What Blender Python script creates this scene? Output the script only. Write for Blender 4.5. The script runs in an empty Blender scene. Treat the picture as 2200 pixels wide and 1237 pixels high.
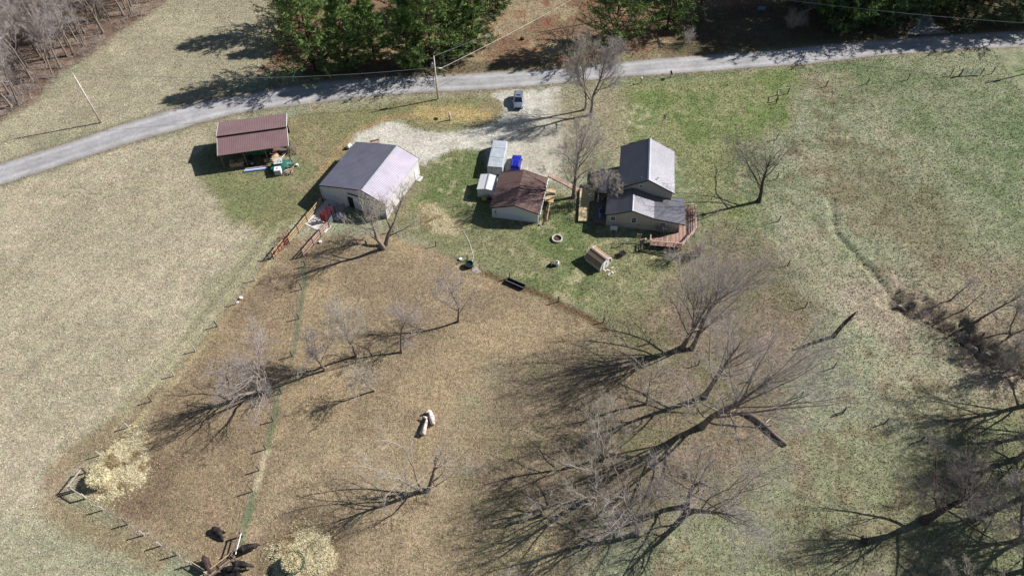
import bpy, bmesh, math, random
import numpy as np
from mathutils import Vector, Matrix
R_ = math.radians
sc = bpy.context.scene
C = sc.collection
# ---------------------------------------------------------------- camera, sky, sun, exposure
PITCH = R_(51.3); CAMH = 80.0; FPX = 1467.0
cam = bpy.data.cameras.new("camera"); cam_o = bpy.data.objects.new("camera", cam); C.objects.link(cam_o)
cam_o.location = (0, 0, CAMH); cam_o.rotation_euler = (math.pi/2-PITCH, 0, 0)
cam.sensor_width = 36; cam.lens = FPX/2200*36; cam.clip_end = 3000; cam.clip_start = .5
sc.camera = cam_o
w = bpy.data.worlds.new("World"); sc.world = w; w.use_nodes = True
SUN_AZ = R_(18.5); SUN_EL = R_(35.5)
nt = w.node_tree; bg = nt.nodes['Background']; sky = nt.nodes.new('ShaderNodeTexSky')
sky.sky_type = 'NISHITA'; sky.sun_disc = False; sky.sun_elevation = SUN_EL
sky.sun_rotation = math.pi/2-SUN_AZ
sky.altitude = 200; sky.air_density = 1.0; sky.dust_density = .5
nt.links.new(sky.outputs[0], bg.inputs[0]); bg.inputs[1].default_value = 0.05
sun = bpy.data.lights.new("sun", 'SUN'); sun.energy = 5.0; sun.angle = R_(.5); sun.color = (1, .97, .935)
sun_o = bpy.data.objects.new("sun", sun); C.objects.link(sun_o)
sd = Vector((math.cos(SUN_EL)*math.cos(SUN_AZ), math.cos(SUN_EL)*math.sin(SUN_AZ), math.sin(SUN_EL)))
sun_o.rotation_euler = sd.to_track_quat('Z', 'Y').to_euler()
sc.view_settings.view_transform = 'Standard'; sc.view_settings.look = 'None'
sc.view_settings.exposure = 0.78; sc.view_settings.gamma = 1
# ---------------------------------------------------------------- survey: where a spot of ground seen in the photograph lies
_F = Vector((0, math.cos(PITCH), -math.sin(PITCH))); _U = Vector((0, math.sin(PITCH), math.cos(PITCH)))
def G(px, py, z=0.0):
    d = _F*FPX+Vector((px-1100, 0, 0))+_U*(618.5-py)
    return Vector((0, 0, CAMH))+d*((z-CAMH)/d.z)
def G2(p): g = G(*p); return (g.x, g.y)
def ang(p, q):
    a, b = G(*p), G(*q); return math.atan2(b.y-a.y, b.x-a.x)
# ---------------------------------------------------------------- tagging and mesh helpers
def tag(o, label=None, cat=None, group=None, kind=None):
    if label: o['label'] = label
    if cat: o['category'] = cat
    if group: o['group'] = group
    if kind: o['kind'] = kind
    return o
def thing(name, label, cat, loc=(0, 0, 0), rotz=0, group=None):
    o = bpy.data.objects.new(name, None); C.objects.link(o); o.empty_display_size = .3
    o.location = (loc[0], loc[1], loc[2] if len(loc) > 2 else 0); o.rotation_euler = (0, 0, rotz)
    return tag(o, label, cat, group)
def link(name, me, parent=None, mat=None):
    o = bpy.data.objects.new(name, me); C.objects.link(o)
    if mat: me.materials.append(mat)
    if parent: o.parent = parent
    return o
def dup(root, loc, rotz=0, scale=1, label=None):
    r = root.copy(); C.objects.link(r); r.location = loc; r.rotation_euler = (0, 0, rotz); r.scale = (scale,)*3
    if label: r['label'] = label
    for ch in list(root.children):
        c = ch.copy(); C.objects.link(c); c.parent = r
        for g in list(ch.children):
            d = g.copy(); C.objects.link(d); d.parent = c
    return r
def npmesh(name, V, F, attrs={}, smooth=False):
    V = np.asarray(V, np.float32); F = np.asarray(F, np.int32); k = F.shape[1]
    me = bpy.data.meshes.new(name)
    me.vertices.add(len(V)); me.vertices.foreach_set('co', V.ravel())
    me.loops.add(F.size); me.loops.foreach_set('vertex_index', F.ravel())
    me.polygons.add(len(F)); me.polygons.foreach_set('loop_start', np.arange(len(F), dtype=np.int32)*k)
    me.polygons.foreach_set('loop_total', np.full(len(F), k, np.int32))
    if smooth: me.polygons.foreach_set('use_smooth', np.ones(len(F), bool))
    me.update(calc_edges=True)
    for n, a in attrs.items():
        a = np.asarray(a, np.float32)
        if a.ndim == 2:
            at = me.attributes.new(n, 'FLOAT_COLOR', 'POINT'); at.data.foreach_set('color', a.ravel())
        else:
            at = me.attributes.new(n, 'FLOAT', 'POINT'); at.data.foreach_set('value', a.ravel())
    return me
class MB:
    def __init__(s): s.v = []; s.f = []
    def add(s, vs, fs):
        n = len(s.v); s.v += [tuple(v) for v in vs]; s.f += [tuple(i+n for i in f) for f in fs]; return s
    def box(s, c, d, rz=0, rx=0, ry=0, taper=1.0):
        M = Matrix.Translation(Vector(c)) @ Matrix.Rotation(rz, 4, 'Z') @ Matrix.Rotation(ry, 4, 'Y') @ Matrix.Rotation(rx, 4, 'X')
        vs = []
        for z in (-1, 1):
            t = 1 if z < 0 else taper
            for x, y in ((-1, -1), (1, -1), (1, 1), (-1, 1)): vs.append(M @ Vector((x*d[0]/2*t, y*d[1]/2*t, z*d[2]/2)))
        return s.add(vs, [(3, 2, 1, 0), (4, 5, 6, 7), (0, 1, 5, 4), (1, 2, 6, 5), (2, 3, 7, 6), (3, 0, 4, 7)])
    def bar(s, a, b, wd, ht=None, up=(0, 0, 1)):
        a, b = Vector(a), Vector(b); d = (b-a); L = d.length
        if L < 1e-6: return s
        d /= L; u = Vector(up); x = d.cross(u)
        if x.length < 1e-3: x = d.cross(Vector((1, 0, 0)))
        x.normalize(); y = x.cross(d).normalized(); ht = ht or wd
        vs = [p+x*sx*wd/2+y*sy*ht/2 for p in (a, b) for sx, sy in ((-1, -1), (1, -1), (1, 1), (-1, 1))]
        return s.add(vs, [(3, 2, 1, 0), (4, 5, 6, 7), (0, 1, 5, 4), (1, 2, 6, 5), (2, 3, 7, 6), (3, 0, 4, 7)])
    def tube(s, pts, rad, n=8, cap=True):
        pts = [Vector(p) for p in pts]; m = len(pts)
        if not hasattr(rad, '__len__'): rad = [rad]*m
        vs = []
        x = None
        for i, p in enumerate(pts):
            d = (pts[min(i+1, m-1)]-pts[max(i-1, 0)]).normalized()
            if x is None:
                x = d.cross(Vector((0, 0, 1)))
                if x.length < .1: x = d.cross(Vector((1, 0, 0)))
            x = (x-d*x.dot(d)).normalized(); y = d.cross(x)
            for k in range(n):
                a = 2*math.pi*k/n; vs.append(p+(x*math.cos(a)+y*math.sin(a))*rad[i])
        fs = [(i*n+k, i*n+(k+1) % n, (i+1)*n+(k+1) % n, (i+1)*n+k) for i in range(m-1) for k in range(n)]
        if cap: fs += [tuple(range(n-1, -1, -1)), tuple((m-1)*n+k for k in range(n))]
        return s.add(vs, fs)
    def prism(s, poly, y0, y1):   # poly in xz, extruded along y
        n = len(poly); vs = [(x, y0, z) for x, z in poly]+[(x, y1, z) for x, z in poly]
        return s.add(vs, [tuple(range(n)), tuple(range(2*n-1, n-1, -1))]+[(i, i+n, (i+1) % n+n, (i+1) % n) for i in range(n)])
    def slab(s, poly, z0, z1):    # poly in xy
        n = len(poly); vs = [(x, y, z0) for x, y in poly]+[(x, y, z1) for x, y in poly]
        return s.add(vs, [tuple(range(n-1, -1, -1)), tuple(range(n, 2*n))]+[(i, (i+1) % n, (i+1) % n+n, i+n) for i in range(n)])
    def build(s, name, mat, parent=None, smooth=False, bevel=0):
        me = bpy.data.meshes.new(name); me.from_pydata(s.v, [], s.f); me.validate()
        bm = bmesh.new(); bm.from_mesh(me); bmesh.ops.recalc_face_normals(bm, faces=bm.faces); bm.to_mesh(me); bm.free()
        if smooth: me.polygons.foreach_set('use_smooth', [True]*len(me.polygons))
        o = link(name, me, parent, mat)
        if bevel:
            b = o.modifiers.new('b', 'BEVEL'); b.width = bevel; b.segments = 2; b.limit_method = 'ANGLE'
        return o
# ---------------------------------------------------------------- materials
def lin(r, g, b, k=.74):
    f = lambda c: ((c/255+.055)/1.055)**2.4 if c > 10 else c/255/12.92
    return (f(r)*k, f(g)*k, f(b)*k)
def newmat(name):
    m = bpy.data.materials.new(name); m.use_nodes = True
    return m, m.node_tree, m.node_tree.nodes['Principled BSDF']
def mat(name, rgb, rough=.8, metal=0, var=.15, scale=3, bump=.0, bscale=None, spec=.3, stain=None):
    m, t, b = newmat(name); N, L = t.nodes, t.links
    tc = N.new('ShaderNodeTexCoord'); nz = N.new('ShaderNodeTexNoise'); nz.inputs['Scale'].default_value = scale; nz.inputs['Detail'].default_value = 6
    L.new(tc.outputs['Object'], nz.inputs['Vector'])
    mr = N.new('ShaderNodeMapRange'); mr.inputs[1].default_value = .3; mr.inputs[2].default_value = .7; mr.inputs[3].default_value = 1-var; mr.inputs[4].default_value = 1+var
    L.new(nz.outputs['Fac'], mr.inputs[0])
    mx = N.new('ShaderNodeMix'); mx.data_type = 'RGBA'; mx.blend_type = 'MULTIPLY'; mx.inputs[0].default_value = 1
    mx.inputs[6].default_value = (*rgb, 1); L.new(mr.outputs[0], mx.inputs[7]); out = mx.outputs[2]
    if stain:
        n2 = N.new('ShaderNodeTexNoise'); n2.inputs['Scale'].default_value = stain[1]; n2.inputs['Detail'].default_value = 8; L.new(tc.outputs['Object'], n2.inputs['Vector'])
        m2 = N.new('ShaderNodeMapRange'); m2.inputs[1].default_value = stain[2]; m2.inputs[2].default_value = stain[2]+.12; L.new(n2.outputs['Fac'], m2.inputs[0])
        m3 = N.new('ShaderNodeMix'); m3.data_type = 'RGBA'; L.new(m2.outputs[0], m3.inputs[0]); L.new(out, m3.inputs[6]); m3.inputs[7].default_value = (*stain[0], 1); out = m3.outputs[2]
    L.new(out, b.inputs['Base Color']); b.inputs['Roughness'].default_value = rough; b.inputs['Metallic'].default_value = metal
    b.inputs['Specular IOR Level'].default_value = spec
    if bump:
        n3 = N.new('ShaderNodeTexNoise'); n3.inputs['Scale'].default_value = bscale or scale*4; n3.inputs['Detail'].default_value = 5; L.new(tc.outputs['Object'], n3.inputs['Vector'])
        bp = N.new('ShaderNodeBump'); bp.inputs['Distance'].default_value = bump; bp.inputs['Strength'].default_value = 1
        L.new(n3.outputs['Fac'], bp.inputs['Height']); L.new(bp.outputs[0], b.inputs['Normal'])
    return m
def stripe_mat(name, rgb, axis, period, dark=.75, rough=.6, duty=.2, noise=.08, spec=.3):
    """lines repeated every `period` metres of object space: board joints, siding laps, panel seams"""
    m, t, b = newmat(name); N, L = t.nodes, t.links
    tc = N.new('ShaderNodeTexCoord'); sp = N.new('ShaderNodeSeparateXYZ'); L.new(tc.outputs['Object'], sp.inputs[0])
    def M(op, a, bb):
        n = N.new('ShaderNodeMath'); n.operation = op
        for i, v in enumerate((a, bb)):
            if isinstance(v, (int, float)): n.inputs[i].default_value = v
            else: L.new(v, n.inputs[i])
        return n.outputs[0]
    u = M('FRACT', M('DIVIDE', sp.outputs[axis], period), 0)
    lt = M('LESS_THAN', u, duty)
    nz = N.new('ShaderNodeTexNoise'); nz.inputs['Scale'].default_value = 1.3; nz.inputs['Detail'].default_value = 7; L.new(tc.outputs['Object'], nz.inputs['Vector'])
    wn = N.new('ShaderNodeTexWhiteNoise'); wn.noise_dimensions = '1D'; L.new(M('FLOOR', M('DIVIDE', sp.outputs[axis], period), 0), wn.inputs['W'])
    v = M('MULTIPLY', M('SUBTRACT', 1, M('MULTIPLY', lt, 1-dark)), M('ADD', 1-noise*2, M('MULTIPLY', M('ADD', nz.outputs['Fac'], wn.outputs['Value']), noise*2)))
    mx = N.new('ShaderNodeMix'); mx.data_type = 'RGBA'; mx.blend_type = 'MULTIPLY'; mx.inputs[0].default_value = 1
    mx.inputs[6].default_value = (*rgb, 1); L.new(v, mx.inputs[7]); L.new(mx.outputs[2], b.inputs['Base Color'])
    b.inputs['Roughness'].default_value = rough; b.inputs['Specular IOR Level'].default_value = spec
    bp = N.new('ShaderNodeBump'); bp.inputs['Distance'].default_value = .02; L.new(u, bp.inputs['Height']); L.new(bp.outputs[0], b.inputs['Normal'])
    return m
def ground_mat():
    """albedo from the painted soil map, broken by tufts, clods and speckle; relief from the same clods"""
    m, t, b = newmat('ground'); N, L = t.nodes, t.links
    at = N.new('ShaderNodeAttribute'); at.attribute_name = 'soil'
    ge = N.new('ShaderNodeNewGeometry')
    def noise(s, d=5, r=.6, off=0, sx=1, sy=1):
        n = N.new('ShaderNodeTexNoise'); n.inputs['Scale'].default_value = s; n.inputs['Detail'].default_value = d; n.inputs['Roughness'].default_value = r
        mp = N.new('ShaderNodeMapping'); mp.inputs['Location'].default_value = (off, off*.7, 0); mp.inputs['Scale'].default_value = (sx, sy, 1)
        L.new(ge.outputs['Position'], mp.inputs[0]); L.new(mp.outputs[0], n.inputs['Vector']); return n.outputs['Fac']
    def mr(v, a, bb, c, d):
        n = N.new('ShaderNodeMapRange'); L.new(v, n.inputs[0])
        for i, x in enumerate((a, bb, c, d)): n.inputs[i+1].default_value = x
        return n.outputs[0]
    def M(op, a, bb):
        n = N.new('ShaderNodeMath'); n.operation = op
        for i, v in enumerate((a, bb)):
            if isinstance(v, (int, float)): n.inputs[i].default_value = v
            else: L.new(v, n.inputs[i])
        return n.outputs[0]
    fine = noise(4.6, 5, .78); mid = noise(.55, 5, .65, 31); hue = noise(.6, 8, .75, 77); big = noise(.09, 5, .6, 11)
    v = M('MULTIPLY', mr(fine, .32, .68, .5, 1.48), mr(mid, .3, .7, .88, 1.12))
    v = M('MULTIPLY', v, mr(big, .3, .7, .93, 1.07)); v = M('MULTIPLY', v, mr(noise(2.0, 3, .7, 47), .34, .66, .72, 1.28)); v = M('MULTIPLY', v, .93)
    tuft = noise(.42, 9, .78, 91); v = M('MULTIPLY', v, mr(tuft, .36, .64, .80, 1.18))
    # dark clods / holes where alpha is high
    clod = noise(3.1, 4, .8, 55, 1.0, .8)
    cl = M('MULTIPLY', mr(clod, .54, .60, 0, 1), at.outputs['Alpha'])
    v = M('MULTIPLY', v, M('SUBTRACT', 1, M('MULTIPLY', cl, .66)))
    # straw-pale flecks
    fl = noise(4.2, 3, .6, 19); flk = mr(fl, .6, .72, 0, .6)
    mx = N.new('ShaderNodeMix'); mx.data_type = 'RGBA'; mx.blend_type = 'MULTIPLY'; mx.inputs[0].default_value = 1
    L.new(at.outputs['Color'], mx.inputs[6]); L.new(v, mx.inputs[7])
    # hue jitter: toward green or toward russet
    cr = N.new('ShaderNodeValToRGB'); L.new(hue, cr.inputs[0]); e = cr.color_ramp.elements
    e[0].position = .36; e[0].color = (.96, 1.03, .90, 1); e[1].position = .64; e[1].color = (1.04, .985, .97, 1)
    m2 = N.new('ShaderNodeMix'); m2.data_type = 'RGBA'; m2.blend_type = 'MULTIPLY'; m2.inputs[0].default_value = 1
    L.new(mx.outputs[2], m2.inputs[6]); L.new(cr.outputs[0], m2.inputs[7])
    m3 = N.new('ShaderNodeMix'); m3.data_type = 'RGBA'; m3.blend_type = 'MIX'; L.new(flk, m3.inputs[0]); L.new(m2.outputs[2], m3.inputs[6])
    m4 = N.new('ShaderNodeMix'); m4.data_type = 'RGBA'; m4.blend_type = 'MULTIPLY'; m4.inputs[0].default_value = 1; L.new(at.outputs['Color'], m4.inputs[6]); m4.inputs[7].default_value = (1.5, 1.48, 1.42, 1)
    L.new(m4.outputs[2], m3.inputs[7]); L.new(m3.outputs[2], b.inputs['Base Color'])
    b.inputs['Roughness'].default_value = .95; b.inputs['Specular IOR Level'].default_value = .08
    bp = N.new('ShaderNodeBump'); bp.inputs['Distance'].default_value = .12; bp.inputs['Strength'].default_value = .9
    L.new(M('ADD', fine, M('MULTIPLY', clod, .5)), bp.inputs['Height']); L.new(bp.outputs[0], b.inputs['Normal'])
    return m
def attr_mat(name, attr, c0, c1, rough=.9, spec=.15, var=.25, scale=2, trans=0):
    m, t, b = newmat(name); N, L = t.nodes, t.links
    at = N.new('ShaderNodeAttribute'); at.attribute_name = attr
    mx = N.new('ShaderNodeMix'); mx.data_type = 'RGBA'; mx.clamp_factor = True
    mx.inputs[6].default_value = (*c0, 1); mx.inputs[7].default_value = (*c1, 1); L.new(at.outputs['Fac'], mx.inputs[0])
    tc = N.new('ShaderNodeTexCoord'); nz = N.new('ShaderNodeTexNoise'); nz.inputs['Scale'].default_value = scale; nz.inputs['Detail'].default_value = 5
    L.new(tc.outputs['Object'], nz.inputs['Vector'])
    mr = N.new('ShaderNodeMapRange'); mr.inputs[1].default_value = .3; mr.inputs[2].default_value = .7; mr.inputs[3].default_value = 1-var; mr.inputs[4].default_value = 1+var
    L.new(nz.outputs['Fac'], mr.inputs[0])
    m2 = N.new('ShaderNodeMix'); m2.data_type = 'RGBA'; m2.blend_type = 'MULTIPLY'; m2.inputs[0].default_value = 1
    L.new(mx.outputs[2], m2.inputs[6]); L.new(mr.outputs[0], m2.inputs[7]); L.new(m2.outputs[2], b.inputs['Base Color'])
    b.inputs['Roughness'].default_value = rough; b.inputs['Specular IOR Level'].default_value = spec
    return m
M_ = {}
M_['ground'] = ground_mat()
M_['roof_metal'] = mat('roof_metal', (.215, .21, .23), .45, .93, .08, .5, spec=.6)
M_['barn_roof'] = mat('barn_roof', (.42, .385, .445), .52, .85, .10, .5, spec=.6, stain=((.50, .37, .39), .5, .62))
M_['red_roof'] = mat('red_roof', lin(146, 118, 118), .5, .15, .10, .6, spec=.5)
M_['trim_dark'] = mat('trim_dark', lin(60, 48, 48), .5, .2)
M_['trim_white'] = mat('trim_white', lin(235, 235, 232), .5)
M_['shingle'] = stripe_mat('shingle', lin(118, 96, 92), 1, .3, .9, .95, .12, .12, .1)
M_['shingle_small'] = stripe_mat('shingle_small', lin(156, 134, 116), 2, .13, .7, .95, .2, .2, .1)
M_['siding_beige'] = stripe_mat('siding_beige', lin(196, 188, 176), 2, .2, .82, .6, .1, .05)
M_['siding_white'] = stripe_mat('siding_white', lin(222, 226, 232), 2, .2, .88, .55, .1, .05)
M_['barn_wall'] = stripe_mat('barn_wall', lin(232, 228, 226), 0, .3, .8, .5, .2, .05)
M_['barn_wall_y'] = stripe_mat('barn_wall_side', lin(245, 242, 238), 1, .3, .85, .5, .2, .05)
M_['wood_pale'] = mat('wood_pale', lin(196, 170, 130), .8, 0, .25, 4, stain=(lin(150, 125, 95), 2.5, .55))
M_['wood_new'] = mat('wood_new', lin(206, 184, 142), .8, 0, .2, 3)
M_['wood_red'] = mat('wood_red', lin(190, 158, 142), .75, 0, .3, 3, stain=(lin(205, 180, 160), 1.6, .55))
M_['deck_board'] = stripe_mat('deck_board', lin(186, 150, 135), 0, .14, .6, .8, .12, .35)
M_['wood_grey'] = mat('wood_grey', lin(120, 105, 96), .9, 0, .3, 5)
M_['wood_dark'] = mat('wood_dark', lin(86, 66, 54), .9, 0, .3, 5)
M_['pole'] = mat('pole_wood', lin(214, 200, 190), .9, 0, .25, 3)
M_['post'] = mat('post_wood', lin(96, 84, 76), .9, 0, .3, 5)
M_['post_new'] = mat('post_pale', lin(190, 184, 172), .8, 0, .2, 5)
M_['rail_red'] = mat('rail_red', lin(140, 40, 42), .45, .2, .2, 4)
M_['glass'] = mat('glass', (.012, .016, .022), .08, 0, .02, spec=.9)
M_['black'] = mat('black_plastic', (.012, .013, .017), .5, 0, .2)
M_['tyre'] = mat('tyre', (.02, .02, .02), .8)
M_['chrome'] = mat('chrome', (.6, .6, .62), .3, .9, .05)
M_['steel'] = mat('galvanised', lin(176, 180, 184), .4, .6, .15)
M_['silver_paint'] = mat('silver_paint', lin(176, 184, 198), .3, .6, .03, spec=.6)
M_['blue_paint'] = mat('blue_paint', lin(34, 44, 190), .28, .25, .05, spec=.6)
M_['white'] = mat('white_paint', lin(240, 240, 240), .5, 0, .05)
M_['cover'] = mat('grey_cover', lin(178, 184, 190), .65, 0, .1, 1.0, bump=.08, bscale=1.1, stain=(lin(158, 164, 172), .7, .56))
M_['cover_side'] = mat('grey_cover_side', lin(190, 188, 205), .65, 0, .1, 1.0, bump=.05, bscale=1.4)
M_['concrete'] = mat('concrete', lin(214, 210, 204), .9, 0, .12, 1.5, stain=(lin(170, 160, 150), 1.2, .56))
M_['stone'] = mat('stone', lin(206, 198, 186), .9, 0, .2, 3)
M_['ash'] = mat('ash', lin(88, 70, 62), .95, 0, .4, 3)
M_['green_tarp'] = mat('green_tarp', lin(46, 104, 92), .5, 0, .25, 1.5, bump=.08, bscale=1.8)
M_['green_machine'] = mat('green_machine', lin(32, 104, 62), .5, 0, .2, 2)
M_['yellow'] = mat('yellow_paint', lin(206, 180, 60), .5, 0, .15, 3)
M_['red'] = mat('red_paint', lin(176, 30, 34), .4, .1, .12, 3)
M_['blue'] = mat('blue_plastic', lin(90, 130, 190), .5, 0, .15, 2)
M_['green_tube'] = mat('green_tube', lin(50, 96, 76), .5, .2, .1)
M_['gate_green'] = mat('gate_green', lin(120, 150, 140), .45, .3, .1)
M_['dirtpile'] = mat('tan_pile', lin(190, 160, 120), .95, 0, .3, 2, bump=.1, bscale=3)
M_['hay'] = mat('hay', lin(230, 222, 184), .95, 0, .35, 5, bump=.12, bscale=6, spec=.05)
M_['straw'] = attr_mat('straw', 'shade', lin(146, 120, 84), lin(240, 230, 190), .95, .05, .3, 3)
M_['bark'] = attr_mat('bark', 'thin', lin(138, 126, 116), lin(182, 172, 168), .95, .05, .25, 3)
M_['bark_dark'] = attr_mat('bark_dark', 'thin', lin(92, 80, 74), lin(130, 120, 118), .95, .05, .25, 3)
M_['bark_pale'] = attr_mat('bark_pale', 'thin', lin(146, 134, 122), lin(190, 180, 166), .95, .05, .25, 3)
M_['bark_red'] = attr_mat('bark_red', 'thin', lin(104, 90, 82), lin(134, 112, 108), .95, .05, .25, 3)
M_['wood_bare'] = mat('bleached_wood', lin(222, 208, 198), .9, 0, .25, 3, bump=.06, bscale=4, stain=(lin(150, 128, 116), 2.6, .52))
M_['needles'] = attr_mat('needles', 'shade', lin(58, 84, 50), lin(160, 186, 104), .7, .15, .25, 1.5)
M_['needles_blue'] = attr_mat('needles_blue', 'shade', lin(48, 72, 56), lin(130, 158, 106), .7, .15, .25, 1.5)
M_['pine_bark'] = attr_mat('pine_bark', 'thin', lin(84, 66, 56), lin(100, 84, 74), .95, .05, .25, 3)
M_['hide'] = mat('cow_hide', (.014, .011, .011), .7, 0, .3, 3)
M_['hide_brown'] = mat('cow_hide_brown', (.045, .026, .022), .7, 0, .3, 3)
M_['rock'] = mat('rock', lin(170, 160, 150), .95, 0, .3, 2, bump=.05)
M_['sign_blue'] = mat('sign_blue', lin(110, 140, 190), .5)
# ---------------------------------------------------------------- value noise in numpy
def vnoise(x, y, s, seed, octv=4):
    out = np.zeros_like(x); amp = 1; tot = 0
    for o in range(octv):
        r = np.random.RandomState(seed+o); g = r.rand(128, 128); u = x*s+17.3*o; v = y*s+9.1*o
        iu = np.floor(u).astype(int); iv = np.floor(v).astype(int); fu = u-iu; fv = v-iv
        fu = fu*fu*(3-2*fu); fv = fv*fv*(3-2*fv)
        a = g[iu % 128, iv % 128]; b = g[(iu+1) % 128, iv % 128]; c = g[iu % 128, (iv+1) % 128]; d = g[(iu+1) % 128, (iv+1) % 128]
        out += amp*((a*(1-fu)+b*fu)*(1-fv)+(c*(1-fu)+d*fu)*fv); tot += amp; amp *= .55; s *= 2.1
    return out/tot
def sdf(x, y, poly):   # >0 inside, metres
    P = [G2(p) for p in poly]; n = len(P); dmin = np.full(x.shape, 1e9); ins = np.zeros(x.shape, bool)
    for i in range(n):
        (x0, y0), (x1, y1) = P[i], P[(i+1) % n]; ex, ey = x1-x0, y1-y0
        t = np.clip(((x-x0)*ex+(y-y0)*ey)/(ex*ex+ey*ey+1e-9), 0, 1)
        dmin = np.minimum(dmin, np.hypot(x-x0-t*ex, y-y0-t*ey))
        c = ((y0 > y) != (y1 > y)) & (x < (x1-x0)*(y-y0)/((y1-y0) if y1 != y0 else 1e-9)+x0); ins ^= c
    return np.where(ins, dmin, -dmin)
def ldist(x, y, line):
    P = [G2(p) for p in line]; dmin = np.full(x.shape, 1e9)
    for i in range(len(P)-1):
        (x0, y0), (x1, y1) = P[i], P[i+1]; ex, ey = x1-x0, y1-y0
        t = np.clip(((x-x0)*ex+(y-y0)*ey)/(ex*ex+ey*ey+1e-9), 0, 1)
        dmin = np.minimum(dmin, np.hypot(x-x0-t*ex, y-y0-t*ey))
    return dmin
def sstep(v, a, b):
    t = np.clip((v-a)/(b-a), 0, 1); return t*t*(3-2*t)
# ---------------------------------------------------------------- terrain
CREEK_UP = [(1785, 430), (1795, 500), (1850, 560), (1885, 600), (1930, 645)]
CREEK = [(1930, 648), (1985, 668), (2045, 700), (2100, 735), (2150, 770), (2230, 800), (2330, 850)]
CREEK2 = [(2065, 705), (2085, 735), (2105, 748)]
DRIVE = [(1060, 205), (1088, 196), (1130, 197), (1200, 188), (1212, 240), (1218, 300), (1205, 350), (1185, 388), (1150, 378), (1122, 372), (1095, 365), (1050, 360), (1045, 322), (1010, 318), (968, 322), (935, 336), (908, 352), (902, 342),
         (852, 312), (762, 308), (748, 318), (770, 292), (800, 276), (830, 263), (858, 264), (880, 280), (930, 286), (985, 283), (1030, 276), (1068, 262), (1085, 240), (1080, 220)]
def terrain(x, y):
    n = (vnoise(x, y, .5, 5, 3)-.5)+(vnoise(x, y, 1.4, 6, 2)-.5)*.7
    z = np.zeros_like(x)
    d = ldist(x, y, CREEK)+n*2.2; z -= 1.0*sstep(-d, -3.4, -.2)*(.55+.9*vnoise(x, y, .7, 21, 2))
    d = ldist(x, y, CREEK2)+n*1.2; z -= 1.0*sstep(-d, -1.2, -.2)
    d = ldist(x, y, CREEK_UP)+n*1.0; z -= .35*sstep(-d, -1.0, -.1)
    rough = sstep(-ldist(x, y, CREEK), -9, -2)
    z += rough*(vnoise(x, y, .9, 8, 3)-.5)*.7
    return z
RDT = [(-260, 470), (-120, 398), (0, 352), (136, 310), (250, 271), (401, 225), (470, 211), (550, 198), (675, 175), (851, 164), (976, 160), (1100, 153), (1195, 148), (1346, 133), (1426, 125), (1501, 120), (1650, 110), (1750, 98), (1863, 88), (2026, 76), (2200, 66), (2420, 52)]
RDB = [(-250, 535), (-120, 452), (0, 398), (130, 356), (271, 310), (376, 281), (471, 253), (550, 237), (675, 222), (800, 208), (913, 199), (1051, 193), (1125, 187), (1200, 180), (1346, 165), (1476, 157), (1650, 144), (1725, 139), (1900, 119), (2076, 107), (2200, 101), (2420, 92)]
SP1 = [(277, 918), (300, 906), (322, 912), (326, 950), (318, 1000), (300, 1045), (262, 1064), (236, 1075), (205, 1068), (168, 1042), (185, 1018), (215, 975), (245, 950)]
SP2 = [(652+math.cos(k*math.pi/10)*70, 1196+math.sin(k*math.pi/10)*62) for k in range(20)]
PAD = [(590, 548), (640, 520), (830, 500), (930, 532), (1010, 575), (1200, 652), (1300, 700), (1240, 740), (1060, 780), (1040, 900), (1000, 1010), (960, 1150), (1010, 1300), (420, 1300), (440, 1225), (190, 1065), (160, 1030), (280, 915)]
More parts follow.
